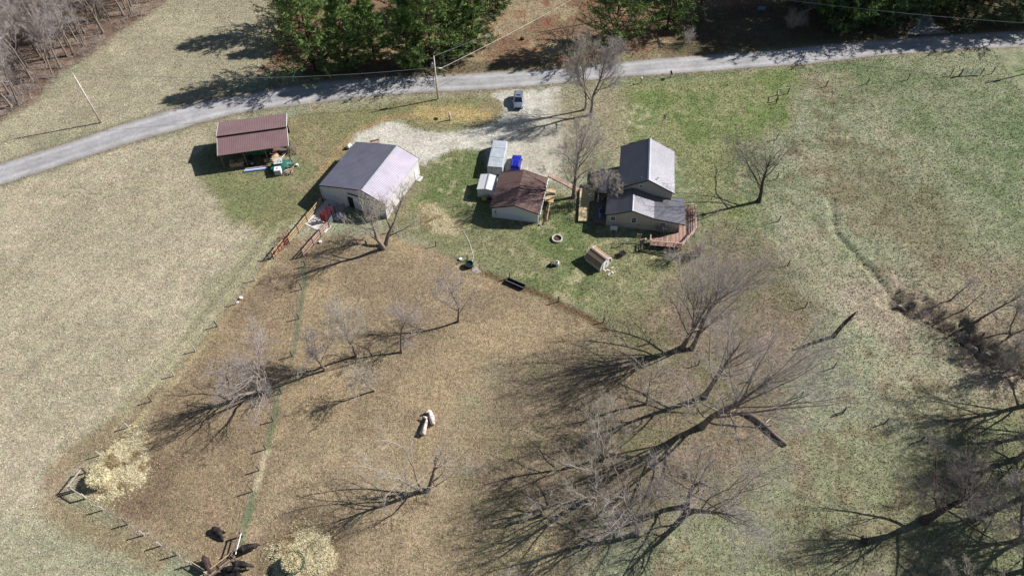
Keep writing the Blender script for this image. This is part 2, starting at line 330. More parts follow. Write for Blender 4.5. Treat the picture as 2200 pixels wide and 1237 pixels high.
def paint(x, y):
    """albedo (sRGB-ish survey of the photograph's sunlit colours), and clod strength"""
    n1 = vnoise(x, y, .035, 1); n2 = vnoise(x, y, .11, 2); n3 = vnoise(x, y, .4, 3); n4 = vnoise(x, y, .9, 4)
    nn = (n2-.5)*5+(n3-.5)*2.2
    col = np.zeros(x.shape+(3,)); alpha = np.zeros(x.shape)
    def setc(mask, c, a=None, var=None):
        nonlocal col, alpha
        c = np.array(lin(*c)); mm = mask[..., None]; col = col*(1-mm)+c*mm
        if a is not None: alpha = alpha*(1-mask)+a*mask
    one = np.ones_like(x)
    # right-hand pasture
    setc(one, (154, 156, 126), .1)
    setc(sstep(n1+n3*.35, .60, .78)*.75, (110, 126, 80)); setc(sstep(n4+n3*.5, .84, .98)*.6, (190, 178, 150))
    setc(sstep(n2, .55, .70)*.6, (178, 166, 140))
    setc(sstep(n3+n2*.4, .78, .9)*.5, (134, 112, 88))
    P = lambda poly, soft=1.0, k=1.0: sstep(sdf(x, y, poly)+nn*k, -soft, soft)
    # hay field, left
    f = P([(-400, 700), (-300, 540), (0, 400), (300, 305), (420, 278), (470, 330), (500, 440), (560, 480), (570, 560), (480, 680), (250, 945), (120, 1080), (200, 1180), (330, 1300), (-400, 1400)], 1.5, .6)
    setc(f, (190, 176, 150), .1); st = vnoise(x*.89-y*.45, (x*.45+y*.89)*.05, .9, 41, 3); st2 = vnoise(x*.89-y*.45, (x*.45+y*.89)*.04, 2.2, 47, 2); setc(f*sstep(st, .5, .66)*.22, (204, 194, 168)); setc(f*sstep(-st2, -.46, -.34)*.28, (162, 152, 128)); setc(f*sstep(n2, .5, .66)*.35, (160, 152, 124)); setc(f*sstep(n3, .55, .75)*.35, (196, 186, 158))
    # upper-left meadow across the road
    f = P([(-200, 420), (0, 345), (250, 262), (420, 215), (640, 150), (600, -20), (350, -40), (60, 240), (-200, 340)], 2, .8)
    setc(f, (170, 160, 134), .08); setc(f*sstep(n2, .5, .64)*.5, (188, 178, 150))
    # lower-left greener meadow margin
    f = P([(120, 1090), (160, 1060), (330, 1170), (440, 1250), (-100, 1300), (-100, 1140)], 3, 1); setc(f*.6, (158, 160, 128))
    f = P([(610, 470), (560, 570), (420, 730), (230, 950), (170, 1010), (150, 990), (260, 870), (430, 660), (520, 520)], 2.0, .5); setc(f*.75, (146, 142, 112)); f = P([(575, 552), (545, 612), (470, 700), (374, 806), (276, 914), (262, 900), (360, 790), (455, 690), (530, 600), (560, 548)], .8, .3); setc(f*.5, (178, 168, 130))
    # lawn round the barn, shed and house
    f = P([(420, 345), (480, 300), (640, 250), (900, 215), (1090, 210), (1100, 330), (1060, 420), (1000, 560), (870, 500), (820, 420), (700, 400), (640, 470), (560, 500), (500, 470), (470, 420)], 1.5, .5)
    setc(f, (156, 142, 106), .1); setc(f*sstep(n2+n3*.4, .62, .82)*.7, (132, 136, 88))
    f = P([(430, 350), (640, 330), (660, 360), (560, 440), (500, 500), (480, 420)], 1.5, .6); setc(f*.6, (128, 138, 88))
    f = P([(900, 345), (1020, 318), (1060, 420), (1200, 420), (1320, 500), (1400, 540), (1460, 570), (1440, 720), (1330, 720), (1200, 650), (1010, 575), (870, 500), (880, 400)], 1.2, .4)
    setc(f, (140, 140, 98), .15); setc(f*sstep(n2+n4*.4, .62, .8)*.8, (108, 128, 70)); setc(f*sstep(n4+n3*.4, .82, .95)*.8, (182, 170, 130))
    f = P([(1340, 170), (1700, 150), (1700, 260), (1600, 300), (1560, 420), (1640, 460), (1520, 480), (1450, 330), (1340, 290)], 3, 1.2)
    setc(f*.9, (148, 150, 98)); setc(f*sstep(n2+n3*.5, .7, .85)*.8, (112, 134, 66)); setc(f*sstep(n4, .62, .8)*.5, (182, 172, 128))
    f = P([(1640, 430), (1700, 430), (1800, 560), (1900, 640), (1850, 720), (1780, 640), (1660, 530)], 2, 1.0); setc(f*.5, (182, 172, 146))
    f = P([(1800, 300), (1900, 330), (2050, 450), (2150, 560), (2100, 620), (1900, 500), (1800, 400)], 5, 1.6); setc(f*.6, (128, 118, 88))
    f = P([(1850, 140), (2300, 120), (2300, 560), (2150, 500), (1950, 300)], 8, 1.6); setc(f*.45, (134, 142, 100)); setc(f*sstep(n1+n3*.5, .5, .8)*.8, (112, 134, 86))
    # brown ground near the house edge / under big trees
    f = P([(1130, 690), (1300, 700), (1480, 570), (1560, 480), (1650, 560), (1760, 660), (1800, 740), (1700, 860), (1700, 960), (1560, 1100), (1300, 1150), (1260, 1300), (880, 1300), (950, 950), (1020, 800), (1050, 700)], 4, 1.5)
    setc(f*.9, (142, 122, 100), .5); setc(f*sstep(n2+n3*.3, .58, .75)*.6, (124, 124, 84), .4); setc(f*sstep(n3+n4*.4, .76, .9)*.6, (166, 142, 120))
    # paddocks, trodden
    so = sstep(x, -14, -5)*sstep(-y, -54, -44); f = sstep(sdf(x, y, PAD)+nn*(.28+1.3*so), -(.9+4.5*so), .9+4.5*so)
    setc(f, (174, 150, 117), .6); setc(f*sstep(n2+n3*.4, .62, .8)*.6, (146, 126, 103), .9); setc(f*sstep(n1+n2*.4, .75, .9)*.4, (180, 158, 126), .5)
    f = P([(160, 1030), (280, 930), (420, 760), (560, 600), (640, 560), (650, 640), (620, 800), (580, 950), (520, 1160), (440, 1225)], 1.5, .8); setc(f*.45, (146, 122, 98), .9)
    # soil bank along the garden fence and the field fence
    for line, wd, c, k in (([(1000, 570), (1060, 596), (1180, 640), (1300, 705)], .9, (120, 88, 58), .75), ([(575, 555), (540, 620), (470, 700), (374, 808), (280, 915)], .55, (158, 118, 74), .8),
                        ([(195, 1068), (340, 1165), (440, 1230)], .5, (168, 150, 128), .6)):
        d = ldist(x, y, line)+(n4-.5)*.8; setc(sstep(-d, -wd, -wd*.3)*k, c, .3)
    # tyre track round the field corner
    d = ldist(x, y, [(330, 850), (235, 930), (160, 980), (118, 1030), (115, 1075), (150, 1110), (230, 1150), (330, 1200)])+(n3-.5)*2; setc(sstep(-d, -2.2, -.6)*.6, (156, 128, 96))
    for off in (0, 34, 70):
        d = ldist(x, y, [(640-off, 480), (560-off, 590), (420-off, 760), (300-off*1.1, 900)])+(n3-.5)*1.2; setc(sstep(-d, -.9, -.2)*.4, (196, 186, 146))
    # worn track beside barn, diggings by pole
    d = ldist(x, y, [(690, 380), (730, 320), (775, 278), (840, 252), (930, 245), (1040, 245)])+(n3-.5)*1.6; setc(sstep(-d, -1.6, -.3)*.75, (176, 146, 100), .1)
    f = P([(900, 232), (960, 226), (1060, 238), (1065, 258), (960, 262), (905, 262)], 1.2, .6); setc(f*.6, (206, 178, 112), .2)
    f = P([(895, 440), (935, 440), (990, 480), (985, 508), (940, 505), (900, 478)], 1, .5); setc(f*.8, (212, 192, 144), .5)
    f = P([(1700, 600), (1790, 620), (1930, 600), (1960, 660), (1900, 720), (1840, 690), (1780, 640)], 3, 1); setc(f*.7, (186, 170, 150), .5)
    # green strips along the centre fence
    for line, c, wd in (([(650, 570), (655, 610), (640, 690), (628, 770)], (112, 122, 92), .2), ([(600, 840), (590, 890), (575, 962)], (100, 122, 84), .22), ([(573, 965), (560, 1010), (548, 1055)], (200, 186, 150), .25), ([(546, 1060), (532, 1110), (517, 1170)], (108, 128, 92), .25)):
        d = ldist(x, y, line)+(n4-.5)*.9; setc(sstep(-d, -wd-.45, -wd+.1)*.8, c, 0)
    # gravel drive feathering
    s = sdf(x, y, DRIVE)+(n3-.5)*2.0+(n4-.5)*1.4
    gc = sstep(s, -.9, .5); setc(gc, (206, 200, 192), .1)
    setc(gc*sstep(n3+n4*.3, .7, .85)*.35, (176, 164, 148))
    f = P([(1110, 290), (1215, 200), (1230, 330), (1200, 400), (1120, 372)], 1.5, .7); setc(f*.5, (176, 166, 146))
    f = P([(1190, 200), (1340, 180), (1350, 300), (1300, 330), (1200, 330)], 2, .9); setc(f*.7, (166, 152, 124)); 
    f = P([(1340, 230), (1400, 240), (1400, 280), (1350, 290)], 1.5, .7); setc(f*.5*sstep(n4, .4, .6), (214, 204, 170))
    # road verge, dirt fringe
    edge = np.minimum(ldist(x, y, RDT), ldist(x, y, RDB))+(n4-.5)*.9; setc(sstep(-edge, -1.1, -.2)*.8, (150, 134, 114), .1)
    # ditch bank, pine litter and painted pine shade north of the road
    f = P([(560, 150), (700, 165), (1190, 142), (1500, 112), (1900, 84), (2300, 55), (2400, -250), (560, -250), (600, 30)], 2.5, 1)
    setc(f, (150, 118, 92), .6); setc(f*sstep(n2+n3*.3, .58, .74)*.7, (184, 166, 128), .3); setc(f*sstep(n3, .58, .7)*.7, (158, 92, 66), .6)
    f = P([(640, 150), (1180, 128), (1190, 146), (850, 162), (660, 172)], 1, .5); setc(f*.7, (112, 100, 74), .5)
    f = P([(1500, 20), (1800, 0), (2300, -30), (2300, 60), (1900, 84), (1650, 106), (1430, 118)], 2, .6); setc(f*.85, (96, 90, 66), .5)  # shade under the right-hand pines, painted into the ground as a darker colour
    f = P([(570, -20), (610, -20), (600, 60), (560, 90), (580, 130), (520, 150)], 2, 1); setc(f*.8, (172, 160, 134))
    # wood floor
    f = P([(-400, 460), (-60, 300), (0, 258), (75, 214), (150, 150), (300, 40), (372, -8), (420, -90), (-600, -200)], 1.4, .7)
    setc(f, (138, 112, 96), .8); setc(f*sstep(n3+n4*.4, .7, .85)*.6, (176, 154, 134), .5); setc(f*sstep(n2, .6, .72)*.4, (120, 84, 66))
    # creek bed and leafy slope
    d = ldist(x, y, CREEK)+nn*.5; setc(sstep(-d, -9, -2)*.5, (156, 138, 120), .8); setc(sstep(-d, -1.6, -.4)*.6, (110, 92, 76), .8)
    f = P([(1960, 640), (2080, 560), (2300, 480), (2300, 800), (2100, 720)], 4, 1.4); setc(f*.55, (160, 136, 116), .9)
    f = P([(2070, 780), (2200, 790), (2200, 850), (2120, 850)], 1.5, .6); setc(f*.8, (196, 176, 156), .3)
    f = P([(1660, 1020), (1720, 960), (2200, 900), (2300, 1300), (1400, 1300), (1450, 1180)], 6, 2); setc(f*.6, (140, 140, 100), .3); setc(f*sstep(n3, .56, .7)*.35, (140, 118, 96), .4)
    f = P([(1700, 940), (1740, 1000), (1745, 1060), (1715, 1050), (1700, 990)], 1.5, .7); setc(f*.55, (160, 120, 104), .5)
    f = P([(1080, 1130), (1180, 1110), (1220, 1190), (1180, 1260), (1080, 1260)], 2, .9); setc(f*.8, (200, 180, 136), .5)
    for pp in (SP1, SP2): f = P(pp, 1.4, .5); setc(f*.8, (208, 190, 142), .5); setc(f*sstep(n3, .55, .68)*.6, (150, 118, 78), .6)
    # trampled muck rings round the hay
    d = np.hypot(x-G(652, 1190).x, y-G(652, 1190).y)+(n3-.5)*2; setc(sstep(-d, -6.4, -4.2)*.6, (112, 90, 72), .9)
    d = np.hypot(x-G(300, 1030).x, y-G(300, 1030).y)+(n3-.5)*3; setc(sstep(-d, -5.5, -3)*.5, (120, 98, 76), .9)
    lum = col @ np.array([.3, .6, .1]); col = col*.80+lum[..., None]*.20*np.array([1.04, 1.0, .94])
    return np.concatenate([np.clip(col, 0, 1), alpha[..., None]], -1)
def axis(lo, hi, step, far, grow=1.25):
    a = list(np.arange(lo, hi, step)); v, s = a[-1], step
    while v < far: s *= grow; v += s; a.append(v)
    v, s, b = a[0], step, []
    while v > -far: s *= grow; v -= s; b.append(v)
    return np.array(b[::-1]+a)
def sheet(name, xs, ys, zf):
    X, Y = np.meshgrid(xs, ys); nx, ny = len(xs), len(ys); Z = zf(X, Y)
    V = np.stack([X, Y, Z], -1).reshape(-1, 3); i = np.arange(nx*ny).reshape(ny, nx)
    F = np.stack([i[:-1, :-1], i[:-1, 1:], i[1:, 1:], i[1:, :-1]], -1).reshape(-1, 4)
    return link(name, npmesh(name, V, F, {'soil': paint(X, Y).reshape(-1, 4)}, True), None, M_['ground'])
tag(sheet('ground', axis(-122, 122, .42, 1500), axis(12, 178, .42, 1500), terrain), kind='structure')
# ---------------------------------------------------------------- roads
def resample(pts, n):
    P = np.array([G2(p) for p in pts]); out = []
    d = np.r_[0, np.cumsum(np.hypot(*np.diff(P, axis=0).T))]; t = np.linspace(0, d[-1], n)
    x = np.interp(t, d, P[:, 0]); y = np.interp(t, d, P[:, 1])
    k = np.ones(9)/9
    for a in (x, y):
        pad = np.r_[2*a[0]-a[4:0:-1], a, 2*a[-1]-a[-2:-6:-1]]; out.append(np.convolve(pad, k, 'valid'))
    return np.stack(out, -1)
def road_mat():
    m, t, b = newmat('asphalt'); N, L = t.nodes, t.links
    at = N.new('ShaderNodeAttribute'); at.attribute_name = 'across'; ge = N.new('ShaderNodeNewGeometry')
    cr = N.new('ShaderNodeValToRGB'); L.new(at.outputs['Fac'], cr.inputs[0]); e = cr.color_ramp.elements
    base = [(0, (150, 140, 130)), (.08, (158, 154, 150)), (.22, (182, 180, 180)), (.36, (164, 162, 162)), (.5, (172, 169, 168)), (.64, (164, 162, 162)), (.78, (184, 182, 182)), (.92, (160, 156, 152)), (1, (146, 138, 128))]
    e[0].position = 0; e[0].color = (*lin(*base[0][1]), 1); e[1].position = 1; e[1].color = (*lin(*base[-1][1]), 1)
    for p, c in base[1:-1]: q = e.new(p); q.color = (*lin(*c), 1)
    def nz(s, lo, hi, d=6):
        n = N.new('ShaderNodeTexNoise'); n.inputs['Scale'].default_value = s; n.inputs['Detail'].default_value = d; L.new(ge.outputs['Position'], n.inputs['Vector'])
        r = N.new('ShaderNodeMapRange'); r.inputs[1].default_value = .3; r.inputs[2].default_value = .7; r.inputs[3].default_value = lo; r.inputs[4].default_value = hi; L.new(n.outputs['Fac'], r.inputs[0]); return r.outputs[0]
    cur = cr.outputs[0]
    for v in (nz(.22, .80, 1.16), nz(1.2, .9, 1.1), nz(7, .8, 1.2)):
        x = N.new('ShaderNodeMix'); x.data_type = 'RGBA'; x.blend_type = 'MULTIPLY'; x.inputs[0].default_value = 1; L.new(cur, x.inputs[6]); L.new(v, x.inputs[7]); cur = x.outputs[2]
    # cracks and tar patches
    vo = N.new('ShaderNodeTexVoronoi'); vo.feature = 'DISTANCE_TO_EDGE'; vo.inputs['Scale'].default_value = .35; L.new(ge.outputs['Position'], vo.inputs['Vector'])
    r = N.new('ShaderNodeMapRange'); r.inputs[1].default_value = 0; r.inputs[2].default_value = .012; r.inputs[3].default_value = .75; r.inputs[4].default_value = 1; L.new(vo.outputs['Distance'], r.inputs[0])
    x = N.new('ShaderNodeMix'); x.data_type = 'RGBA'; x.blend_type = 'MULTIPLY'; x.inputs[0].default_value = 1; L.new(cur, x.inputs[6]); L.new(r.outputs[0], x.inputs[7])
    L.new(x.outputs[2], b.inputs['Base Color']); b.inputs['Roughness'].default_value = .85; b.inputs['Specular IOR Level'].default_value = .25
    return m
M_['asphalt'] = road_mat()
def ribbon(name, A, B, m, z, cols=14, jag=.18, seed=3):
    n = len(A); u = np.linspace(0, 1, cols)
    P = A[:, None]*(1-u[None, :, None])+B[:, None]*u[None, :, None]
    j = (vnoise(np.arange(n)*1.0, np.zeros(n), .6, seed)-.5)*2*jag; k = (vnoise(np.arange(n)*1.0, np.zeros(n), .6, seed+9)-.5)*2*jag
    d = (B-A)/np.linalg.norm(B-A, axis=1, keepdims=True); P[:, 0] += d*j[:, None]; P[:, -1] += d*k[:, None]
    U = np.tile(u, (n, 1)); crown = z+.03*np.sin(U*math.pi)
    V = np.concatenate([P, crown[..., None]], -1).reshape(-1, 3); i = np.arange(n*cols).reshape(n, cols)
    F = np.stack([i[:-1, :-1], i[:-1, 1:], i[1:, 1:], i[1:, :-1]], -1).reshape(-1, 4)[:, ::-1]
    return tag(link(name, npmesh(name, V, F, {'across': U.ravel()}, True), None, m), kind='structure')
ribbon('road', resample(RDT, 500), resample(RDB, 500), M_['asphalt'], .012)
ribbon('driveway', resample([(1994, -60), (1978, 0), (1972, 30), (1966, 55), (1945, 76)], 60), resample([(2015, -60), (1996, 0), (2000, 30), (2010, 50), (2040, 72)], 60), M_['asphalt'], .008, 6, .2, 5)
def patch(name, poly, m, z, step=.4, jag=.5, seed=1, alpha=.1, kind='structure'):
    """flat sheet with a ragged edge cut from a fine grid, coloured by the soil survey"""
    P = np.array([G2(p) for p in poly]); lo, hi = P.min(0)-1, P.max(0)+1
    xs = np.arange(lo[0], hi[0], step); ys = np.arange(lo[1], hi[1], step); X, Y = np.meshgrid(xs, ys); nx, ny = len(xs), len(ys)
    s = sdf(X, Y, poly)+(vnoise(X, Y, .4, 3)-.5)*2+(vnoise(X, Y, 1.6, seed)-.5)*jag*2
    i = np.arange(nx*ny).reshape(ny, nx); F = np.stack([i[:-1, :-1], i[:-1, 1:], i[1:, 1:], i[1:, :-1]], -1).reshape(-1, 4)
    keep = (s.ravel()[F] > .3).all(1); F = F[keep]; V = np.stack([X, Y, np.full_like(X, z)], -1).reshape(-1, 3)
    used = np.unique(F); rm = np.full(nx*ny, -1); rm[used] = np.arange(len(used)); c = paint(X, Y).reshape(-1, 4)
    return tag(link(name, npmesh(name, V[used], rm[F], {'soil': c[used]}, True), None, m), kind=kind)
patch('gravel_drive', DRIVE, M_['ground'], .005)
patch('gravel_track', [(1385, 78), (1402, 78), (1425, 100), (1460, 118), (1420, 126), (1400, 108), (1388, 92)], M_['ground'], .005)
# ---------------------------------------------------------------- vegetation
def nrm(a): return a/np.maximum(np.linalg.norm(a, axis=-1, keepdims=True), 1e-9)
def grow(rng, S, D, Ln, r0, K, wander, up, r1=.35):
    N = len(S); P = np.zeros((N, K+1, 3)); Rr = np.zeros((N, K+1)); P[:, 0] = S; d = nrm(D.copy()); Rr[:, 0] = r0
    for k in range(K):
        d = nrm(d+rng.normal(0, wander, (N, 3))+np.array([0, 0, up])); P[:, k+1] = P[:, k]+d*(Ln/K)[:, None]
        Rr[:, k+1] = r0*(1-(1-r1)*(k+1)/K)
    return P, Rr
def kids(rng, P, Rr, Ln, n, tlo, thi, a0, a1, l0, l1, rr, flat=0):
    N, K1, _ = P.shape; K = K1-1
    t = (np.arange(n)[None]+rng.rand(N, n))/n*(thi-tlo)+tlo; f = t*K; i = np.minimum(f.astype(int), K-1); g = f-i; I = np.arange(N)[:, None]
    S = P[I, i]*(1-g[..., None])+P[I, i+1]*g[..., None]; pd = nrm(P[I, i+1]-P[I, i]); pr = Rr[I, i]*(1-g)+Rr[I, i+1]*g
    q = rng.normal(0, 1, (N, n, 3)); q[..., 2] *= (1-flat); q = nrm(q-pd*(q*pd).sum(-1, keepdims=True)); a = rng.uniform(a0, a1, (N, n))[..., None]
    D = pd*np.cos(a)+q*np.sin(a); L2 = Ln[:, None]*rng.uniform(l0, l1, (N, n))*(1.12-.55*t)
    return S.reshape(-1, 3), D.reshape(-1, 3), L2.ravel(), np.minimum(pr*.8, pr.max()*1.0).ravel()*rr
def tubes(P, Rr, S):
    N, K1, _ = P.shape; T = np.empty_like(P); T[:, 1:-1] = P[:, 2:]-P[:, :-2]; T[:, 0] = P[:, 1]-P[:, 0]; T[:, -1] = P[:, -1]-P[:, -2]; T = nrm(T)
    ref = np.where(np.abs(T[..., 2:3]) < .85, np.array([0, 0, 1.]), np.array([1., 0, 0])); ref = np.repeat(ref[:, :1], K1, 1)
    X = nrm(np.cross(T, ref)); Y = np.cross(T, X); a = np.arange(S)*2*math.pi/S
    V = P[:, :, None]+(X[:, :, None]*np.cos(a)[None, None, :, None]+Y[:, :, None]*np.sin(a)[None, None, :, None])*Rr[:, :, None, None]
    idx = np.arange(N*K1*S).reshape(N, K1, S); nx = np.roll(idx, -1, 2)
    F = np.stack([idx[:, :-1], nx[:, :-1], nx[:, 1:], idx[:, 1:]], -1).reshape(-1, 4)
    return V.reshape(-1, 3), F, np.repeat(Rr.ravel(), S)
def join(parts):
    V, F, R = [], [], []; o = 0
    for v, f, r in parts: V.append(v); F.append(f+o); R.append(r); o += len(v)
    return np.concatenate(V), np.concatenate(F), np.concatenate(R)
def tree_mesh(seed, h, spread, tr, limbs=7, fork=.28, dens=1.0, crook=.12, lean=(0, 0), twig=.009, upright=.5, limb=None, stems=1, limb_ang=(.35, 1.0), sub=(9, 7, 6)):
    rng = np.random.RandomState(seed); K = 10
    S = np.zeros((stems, 3)); D = np.tile(np.array([lean[0], lean[1], 1.]), (stems, 1))
    if stems > 1:
        th = rng.rand()*6+np.arange(stems)*2*math.pi/stems; D[:, 0] += np.cos(th)*.28; D[:, 1] += np.sin(th)*.28; S[:, 0] = np.cos(th)*tr*.7; S[:, 1] = np.sin(th)*tr*.7
    S[:, 2] = -.15
    L0 = np.full(stems, h*.82); r = np.full(stems, tr)
    P0, R0 = grow(rng, S, D, L0, r, K, .05+crook*.3, .04, .16); R0[:, 0] *= 1.35
    trunk = tubes(P0, R0, 9)
    n = max(3, int(limbs/stems)); S1, D1, L1, r1 = kids(rng, P0, R0, np.full(stems, limb or spread*1.5), n, fork, .95, limb_ang[0], limb_ang[1], .75, 1.1, .52, .5)
    P1, R1 = grow(rng, S1, D1, L1, r1, 9, crook, .07*upright, .25)
    a, b, c = [max(3, int(x*dens)) for x in sub]
    S2, D2, L2, r2 = kids(rng, P1, R1, L1, a, .22, 1.0, .3, .85, .38, .62, .55)
    P2, R2 = grow(rng, S2, D2, L2, np.maximum(r2, twig*2.2), 6, crook*1.1, .07*upright, .35)
    S3, D3, L3, r3 = kids(rng, P2, R2, L2, b, .15, 1.0, .35, .95, .4, .65, .6)
    P3, R3 = grow(rng, S3, D3, L3, np.maximum(r3, twig*1.3), 4, crook*1.2, .06*upright, .5)
    S4, D4, L4, r4 = kids(rng, P3, R3, L3, c, .15, 1.0, .35, .95, .4, .75, .6)
    P4, R4 = grow(rng, S4, D4, L4, np.full(len(S4), twig), 2, crook*1.2, .05*upright, .6)
    St, Dt, Lt, rt = kids(rng, P0, R0, np.full(stems, (limb or spread*1.5)*.6), 8, .6, 1.0, .3, .8, .5, .9, .6)
    Pt, Rt = grow(rng, St, Dt, Lt, rt, 6, crook, .08, .3)
    Su, Du, Lu, ru = kids(rng, Pt, Rt, Lt, a, .1, 1, .4, .9, .35, .55, .6); Pu, Ru = grow(rng, Su, Du, Lu, np.maximum(ru, twig*1.2), 4, crook, .05, .5)
    Sv, Dv, Lv, rv = kids(rng, Pu, Ru, Lu, b, .1, 1, .4, .9, .4, .7, .6); Pv, Rv = grow(rng, Sv, Dv, Lv, np.full(len(Sv), twig), 3, crook, .05, .6)
    br = join([tubes(P1, R1, 6), tubes(P2, R2, 4), tubes(P3, R3, 3), tubes(P4, R4, 3), tubes(Pt, Rt, 5), tubes(Pu, Ru, 3), tubes(Pv, Rv, 3)])
    return trunk, br
def mk(name, data, m, parent):
    V, F, R = data; th = np.clip(1-(R-.012)/.07, 0, 1)
    return link(name, npmesh(name, V, F, {'thin': th}, True), parent, m)
def bare_tree(name, label, base, seed, h, spread, tr, m='bark', group=None, rz=0, z=None, **kw):
    g = G(*base); zz = float(terrain(np.array([g.x]), np.array([g.y]))[0]) if z is None else z
    t = thing(name, label, 'tree', (g.x, g.y, zz), rz, group)
    a, b = tree_mesh(seed, h, spread, tr, **kw); mk('trunk', a, M_[m], t); mk('branches', b, M_[m], t); return t
TG = 'bare trees standing about the farm'
bare_tree('bare_tree', 'tall bare tree by the drive mouth, left one of a close pair', (1256, 236), 11, 14.5, 5.5, .24, 'bark_pale', TG, dens=1.1, fork=.22, limbs=12, limb_ang=(.3, .9), upright=1.0, limb=8)
bare_tree('bare_tree', 'leaning dark-stemmed bare tree, right of the close pair beside the road', (1268, 247), 12, 16, 6, .30, 'bark', TG, dens=1.2, fork=.2, limbs=13, lean=(.10, .05), limb_ang=(.3, 1.0), upright=1.0, limb=8.5)
bare_tree('bare_tree', 'bare tree with dark trunk growing beside the plank walk between garage and house', (1233, 424), 13, 15, 6, .36, 'bark', TG, dens=1.0, fork=.16, limbs=16, limb_ang=(.25, .9), upright=1.2, limb=8.5, sub=(8, 6, 6))
bare_tree('bare_tree', 'small pale bare tree crowding against the house over its porch roof', (1290, 432), 14, 6.5, 3.4, .16, 'bark_pale', TG, stems=3, dens=1.0, fork=.2, limbs=12, lean=(.05, .1), limb=4)
bare_tree('bare_tree', 'dark crooked bare tree alone on the green lawn right of the house', (1630, 433), 15, 12, 8, .36, 'bark_dark', TG, dens=.85, fork=.22, limbs=10, crook=.14, limb_ang=(.6, 1.35), limb=12, sub=(8, 6, 5), upright=.3)
bare_tree('bare_tree', 'pale gnarled bare tree in front of the metal barn wall', (826, 531), 16, 11, 6.5, .36, 'bark_pale', TG, dens=1.0, fork=.2, limbs=13, crook=.17, stems=2, limb_ang=(.4, 1.1), limb=7.5, sub=(8, 7, 6), twig=.007)
bare_tree('bare_tree', 'slim bare tree in the brown paddock below the round stock tank', (985, 690), 17, 10, 3.3, .2, 'bark', TG, dens=.85, fork=.22, limbs=10, limb_ang=(.3, .8), limb=5.5)
bare_tree('bare_tree', 'bare paddock tree, rightmost of the row of three in mid paddock', (863, 757), 18, 8.6, 3.4, .2, 'bark', TG, dens=.85, fork=.22, limbs=10, crook=.16, limb=5.5)
bare_tree('bare_tree', 'bare paddock tree, middle of the row of three in mid paddock', (765, 765), 19, 10, 4.0, .22, 'bark_pale', TG, dens=1.0, fork=.28, limbs=11, limb=6.5)
bare_tree('bare_tree', 'bare paddock tree, leftmost of the row of three, beside the centre fence', (697, 796), 20, 8.0, 3.2, .2, 'bark', TG, dens=.85, fork=.22, limbs=10, crook=.2, limb=5.5)
bare_tree('bare_tree', 'broad low pale tree left of the centre fence, thick trunk and crooked limbs', (577, 841), 21, 9, 6, .42, 'bark', TG, dens=1.0, fork=.14, limbs=13, crook=.18, limb_ang=(.5, 1.2), limb=8.5, sub=(8, 7, 6), twig=.007)
bare_tree('bare_tree', 'small whitish tree leaning left in the middle of the brown paddock', (806, 839), 22, 6.2, 2.8, .15, 'bark_pale', TG, dens=.85, fork=.3, limbs=9, lean=(-.35, .05), crook=.2, limb=4.4)
bare_tree('bare_tree', 'pale forked tree standing alone below the two weathered logs', (914, 1054), 23, 8.0, 4.6, .32, 'bark_pale', TG, dens=.9, fork=.1, limbs=11, crook=.17, stems=2, limb_ang=(.5, 1.2), limb=8.5, sub=(8, 7, 6), twig=.007)
bare_tree('bare_tree', 'tall bare tree below the deck, upper left of the big cluster right of the garden', (1466, 746), 24, 15.5, 6, .34, 'bark', TG, dens=.9, fork=.2, limbs=13, limb_ang=(.35, 1.0), upright=1.1, limb=10.5, crook=.07, sub=(8, 6, 4), twig=.008)
bare_tree('bare_tree', 'great bare tree with long reddish twigs, rightmost trunk of the pair below the deck', (1487, 749), 25, 17, 8, .36, 'bark', TG, dens=1.0, fork=.12, limbs=18, lean=(.12, .1), limb_ang=(.35, 1.15), upright=1.2, twig=.008, limb=13, crook=.06, sub=(8, 6, 4))
bare_tree('bare_tree', 'huge wide bare tree, lowest trunk of the big cluster, limbs sweeping right', (1507, 916), 26, 19, 10, .42, 'bark', TG, dens=1.0, fork=.1, limbs=20, lean=(.22, .1), limb_ang=(.4, 1.25), upright=.8, twig=.008, limb=15, crook=.06, sub=(8, 6, 4))
bare_tree('bare_tree', 'straight tall bare tree in the middle of the big cluster', (1513, 852), 27, 17, 6, .40, 'bark', TG, dens=.9, fork=.25, limbs=14, limb_ang=(.35, 1.1), limb=9, crook=.07, sub=(8, 6, 4), twig=.008)
bare_tree('bare_tree', 'slim forked tree standing left of the big cluster', (1388, 868), 28, 9, 3.2, .2, 'bark_pale', TG, dens=.8, fork=.3, limbs=9, limb=6)
bare_tree('bare_tree', 'tall thin whitish tree with stiff stem left of the big cluster', (1295, 988), 29, 13, 5, .22, 'bark_pale', TG, dens=.95, fork=.25, limbs=9, crook=.1, limb=7, limb_ang=(.4, 1.1), sub=(8, 7, 6), twig=.007)
bare_tree('bare_tree', 'pale bushy bare tree growing in the tangle of shadows at lower centre', (1272, 1072), 30, 11, 6, .34, 'bark_pale', TG, dens=.95, fork=.16, limbs=10, crook=.14, stems=2, limb=8.5, limb_ang=(.4, 1.3), sub=(8, 7, 6), twig=.007)
bare_tree('bare_tree', 'dark crooked tree with a torn pale stub at its foot, lower centre', (1369, 1146), 31, 13, 6, .32, 'bark', TG, dens=.9, fork=.2, limbs=11, crook=.16, lean=(-.08, .05), limb=9, limb_ang=(.4, 1.2), sub=(8, 7, 6), twig=.007)
bare_tree('bare_tree', 'spreading dark tree with pale lower twigs right of the lower centre', (1478, 1092), 32, 12, 7, .36, 'bark', TG, dens=1.0, fork=.16, limbs=14, crook=.15, stems=2, lean=(.15, .08), limb_ang=(.4, 1.25), limb=11, sub=(8, 7, 6), twig=.007)
